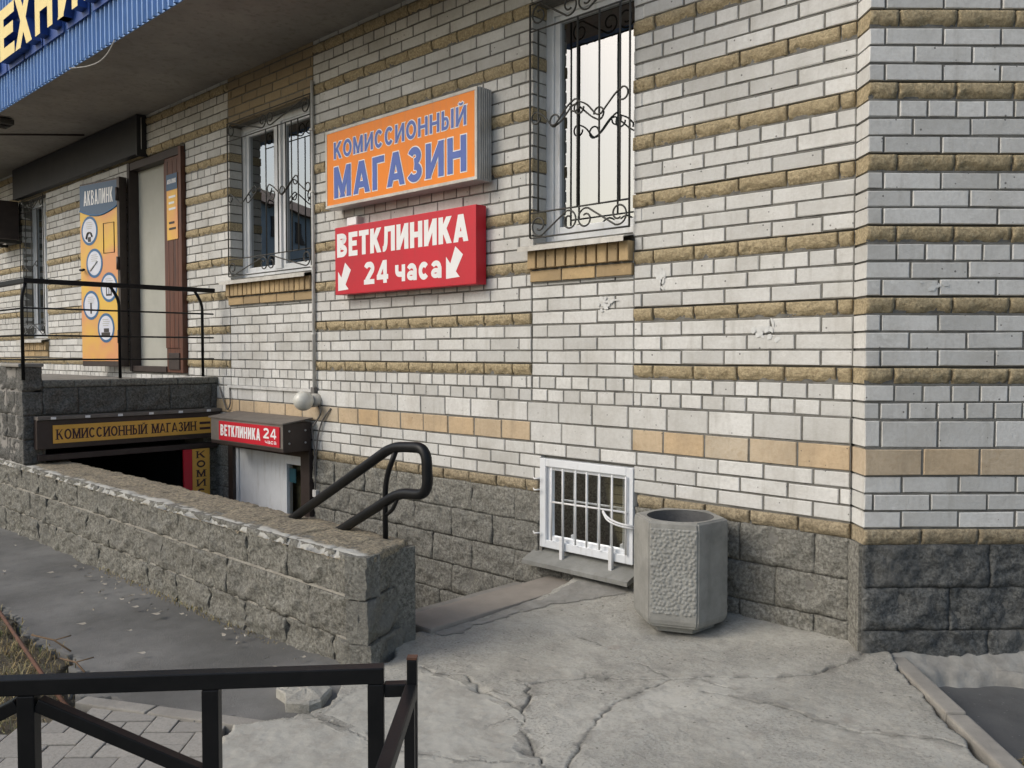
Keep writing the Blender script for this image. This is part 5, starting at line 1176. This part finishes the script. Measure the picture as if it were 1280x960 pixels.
# pavers
pv = empty('paved_path', (-1.80, -2.87, -.035), R(45)); tag(pv, kind='structure')
ppoly = [(-1.30, -2.42), (-1.68, -2.52), (-1.87, -2.64), (-2.05, -2.80), (-1.98, -3.0), (-2.3, -3.3), (-2.9, -4.2), (-.8, -5.2), (.9, -4.7), (-.08, -3.5), (-.75, -2.95), (-1.12, -2.63)]
sheet('paver_bed', -3.2, 1.2, -5.3, -2.3, .04, ppoly, lambda p: (np.full(len(p), -.046), np.zeros(len(p))), 'soil', skirt=.05)
pm = []
for k in range(4):
    m_ = MB(); m_.box(-.0975, .0975, -.0475, .0475, -.05, .0, bev=.004); o = m_.build('tmp_shape', 'paver_grey'); pm.append(o.data); bpy.data.objects.remove(o)
pavs = []; Mw = Matrix.Translation(pv.location) @ Matrix.Rotation(R(45), 4, 'Z'); a_ = .1
for i in range(-30, 30):
    for j in range(-30, 30):                                              # herringbone of 200 x 100 stones
        k = (i - j) % 4
        if k == 0: c, rot = Vector(((i + 1) * a_, (j + .5) * a_, 0)), 0
        elif k == 2: c, rot = Vector(((i + .5) * a_, j * a_, 0)), math.pi / 2
        else: continue
        wp = Mw @ c
        if pip(np.array([[wp.x, wp.y]]), ppoly)[0]:
            v = view_px(wp); pavs.append((1 / v[2] if v and -80 < v[0] < 1300 and v[1] < 1080 else 0, c, rot))
pavs.sort(key=lambda q: -q[0])
for s_, c, rot in [p for p in pavs if p[0] > 0][:300]:
    o = bpy.data.objects.new('paver', rng.choice(pm)); COL.objects.link(o); o.parent = pv; o.location = c + Vector((0, 0, rng.uniform(-.003, .003))); o.rotation_euler = (rng.gauss(0, .01), rng.gauss(0, .01), rot)
# edging strip between asphalt and pavers, broken slab chunk
ed = empty('edging_strip', (-1.86, -2.61, -.03), math.atan2(.29, .56)); tag(ed, kind='structure')
for (x0, x1) in ((-.22, .12), (.13, .40), (.41, .62)):
    MB().box(x0, x1, -.035, .035, -.06, .008, bev=.006).build('edging_stone', 'kerb_stone', ed)
ck = thing('broken_slab', 'loose broken piece of concrete at the foot of the low wall end', 'slab', (-1.40, -2.075, 0), R(-25))
r = random.Random(3); pts = [(.19 * math.cos(t) * r.uniform(.75, 1.15), .10 * math.sin(t) * r.uniform(.75, 1.2)) for t in [2 * math.pi * i / 13 for i in range(13)]]; mb = MB()
lay_ = [(1.0, -.06), (1.02, .010), (.96, .018), (.55, .022), (.18, .023)]; vs = [(p[0] * s_, p[1] * s_, z + r.uniform(-.004, .004) + .03 * p[0]) for s_, z in lay_ for p in pts]; n = 13
mb.add(vs, [(k * n + i, k * n + (i + 1) % n, (k + 1) * n + (i + 1) % n, (k + 1) * n + i) for k in range(4) for i in range(n)] + [tuple(range(4 * n, 5 * n))]); mb.build('chunk', 'apron_concrete', ck)

# ---- dry grass, soil patches, leaves, twigs
def grass(name, poly, n, label, z, hmin, hmax, seed):
    r = np.random.RandomState(seed); P = np.array(poly); lo, hi = P.min(0), P.max(0); pts = r.rand(n * 4, 2) * (hi - lo) + lo; pts = pts[pip(pts + r.randn(len(pts), 2) * .05, poly)][:n]; n = len(pts)
    V = []; Fc = []; rn = []; tuft = vnoise(pts[:, 0], pts[:, 1], 6, seed + 1)
    for i, (x, y) in enumerate(pts):
        h = r.uniform(hmin, hmax) * (1 + .5 * tuft[i]); a = r.uniform(0, 6.283); lean = r.uniform(.3, 1.6) * h; wv = r.uniform(.0012, .0026); dx, dy = math.cos(a), math.sin(a); px, py = -dy * wv, dx * wv; b = len(V)
        V += [(x - px, y - py, z), (x + px, y + py, z), (x + dx * lean * .45 + px, y + dy * lean * .45 + py, z + h * .75), (x + dx * lean * .45 - px, y + dy * lean * .45 - py, z + h * .75), (x + dx * lean, y + dy * lean, z + h * r.uniform(.4, 1.0))]
        Fc += [(b, b + 1, b + 2, b + 3), (b + 3, b + 2, b + 4)]; q = min(1, max(0, r.rand() * .9 + .25 * tuft[i])); rn += [q, q]
    me = bpy.data.meshes.new(name); me.from_pydata(V, [], Fc); at = me.attributes.new('rnd', 'FLOAT', 'FACE'); at.data.foreach_set('value', rn); me.update(); return tag(link(name, me, None, 'dry_grass'), label, 'grass', kind='stuff')
gpoly = [(-2.05, -2.90), (-1.96, -3.05), (-2.2, -3.2), (-2.6, -3.7), (-4.5, -3.6), (-5.2, -2.62), (-4.2, -2.50), (-3.3, -2.58), (-2.75, -2.58), (-2.3, -2.70), (-2.1, -2.78)]
sheet('soil_bed', -5.4, -1.9, -3.8, -2.4, .03, gpoly, lambda p: (-.072 + .012 * vnoise(p[:, 0], p[:, 1], 4, 51) + .008 * vnoise(p[:, 0], p[:, 1], 13, 52), np.zeros(len(p))), 'soil', jag=.05, skirt=.05)
grass('dry_grass', gpoly, 8000, 'matted dry yellow grass at the lower left edge', -.068, .015, .05, 61)
grass('grass_tuft', [(.74, -.62), (.90, -.44), (1.3, -.2), (1.6, -.9), (1.0, -.95), (.86, -.80)], 3500, 'short dull grass beyond the kerb at the lower right', -.12, .02, .06, 62)
grass('wall_foot_moss', [(-4.4, -1.74), (-1.5, -1.73), (-1.45, -1.765), (-2.2, -1.785), (-4.4, -1.79)], 420, 'sparse dead weeds along the foot of the low wall', -.06, .008, .024, 63)
r = random.Random(12); V = []; Fc = []
for i in range(58):
    if i < 46: x = r.uniform(-4.6, -1.6); y = -1.80 - abs(r.gauss(0, .14)); z = -.052 + .055 * min(1, max(0, (x + 2.9) / 1.5))
    else: x = r.uniform(-6.5, -2.0); y = r.uniform(-2.5, -1.85); z = -.055 + .055 * min(1, max(0, (x + 2.9) / 1.5))
    a = r.uniform(0, 6.28); l = r.uniform(.010, .030); wv = l * r.uniform(.25, .5); b = len(V); m = 6
    for k in range(m): t = 2 * math.pi * k / m; u, v = l * math.cos(t), wv * math.sin(t); V.append((x + u * math.cos(a) - v * math.sin(a), y + u * math.sin(a) + v * math.cos(a), z + .006 + .004 * math.sin(t * 2)))
    Fc.append(tuple(range(b, b + m)))
me = bpy.data.meshes.new('fallen_leaves'); me.from_pydata(V, [], Fc); me.update(); tag(link('fallen_leaves', me, None, 'leaf_pale'), 'small pale leaf and litter scraps scattered on the asphalt path', 'leaves', kind='stuff')
rod = MB().tube([(-3.75, -2.575, .02), (-2.415, -2.746, .0), (-1.95, -2.80, .0)], .009, 6).build('fallen_rod', 'rust'); tag(rod, 'thin rusty rod lying across the dry grass at the left edge', 'rod')
for (p, q, lab) in (((-2.62, -2.60, -.02), (-2.32, -2.60, -.01), 'straight dry twig at the edge of the asphalt'), ((-2.72, -2.52, -.03), (-2.95, -2.62, .02), 'short forked twig near the rusty rod')):
    mb = MB(); p, q = Vector(p), Vector(q); md = (p + q) / 2 + Vector((0, .015, .01)); mb.tube([p, md, q], .0045, 5); mb.tube([md, md + Vector((.05, .06, .02))], .003, 5); tag(mb.build('twig', 'twig'), lab, 'twig', 'twigs in the dry grass')
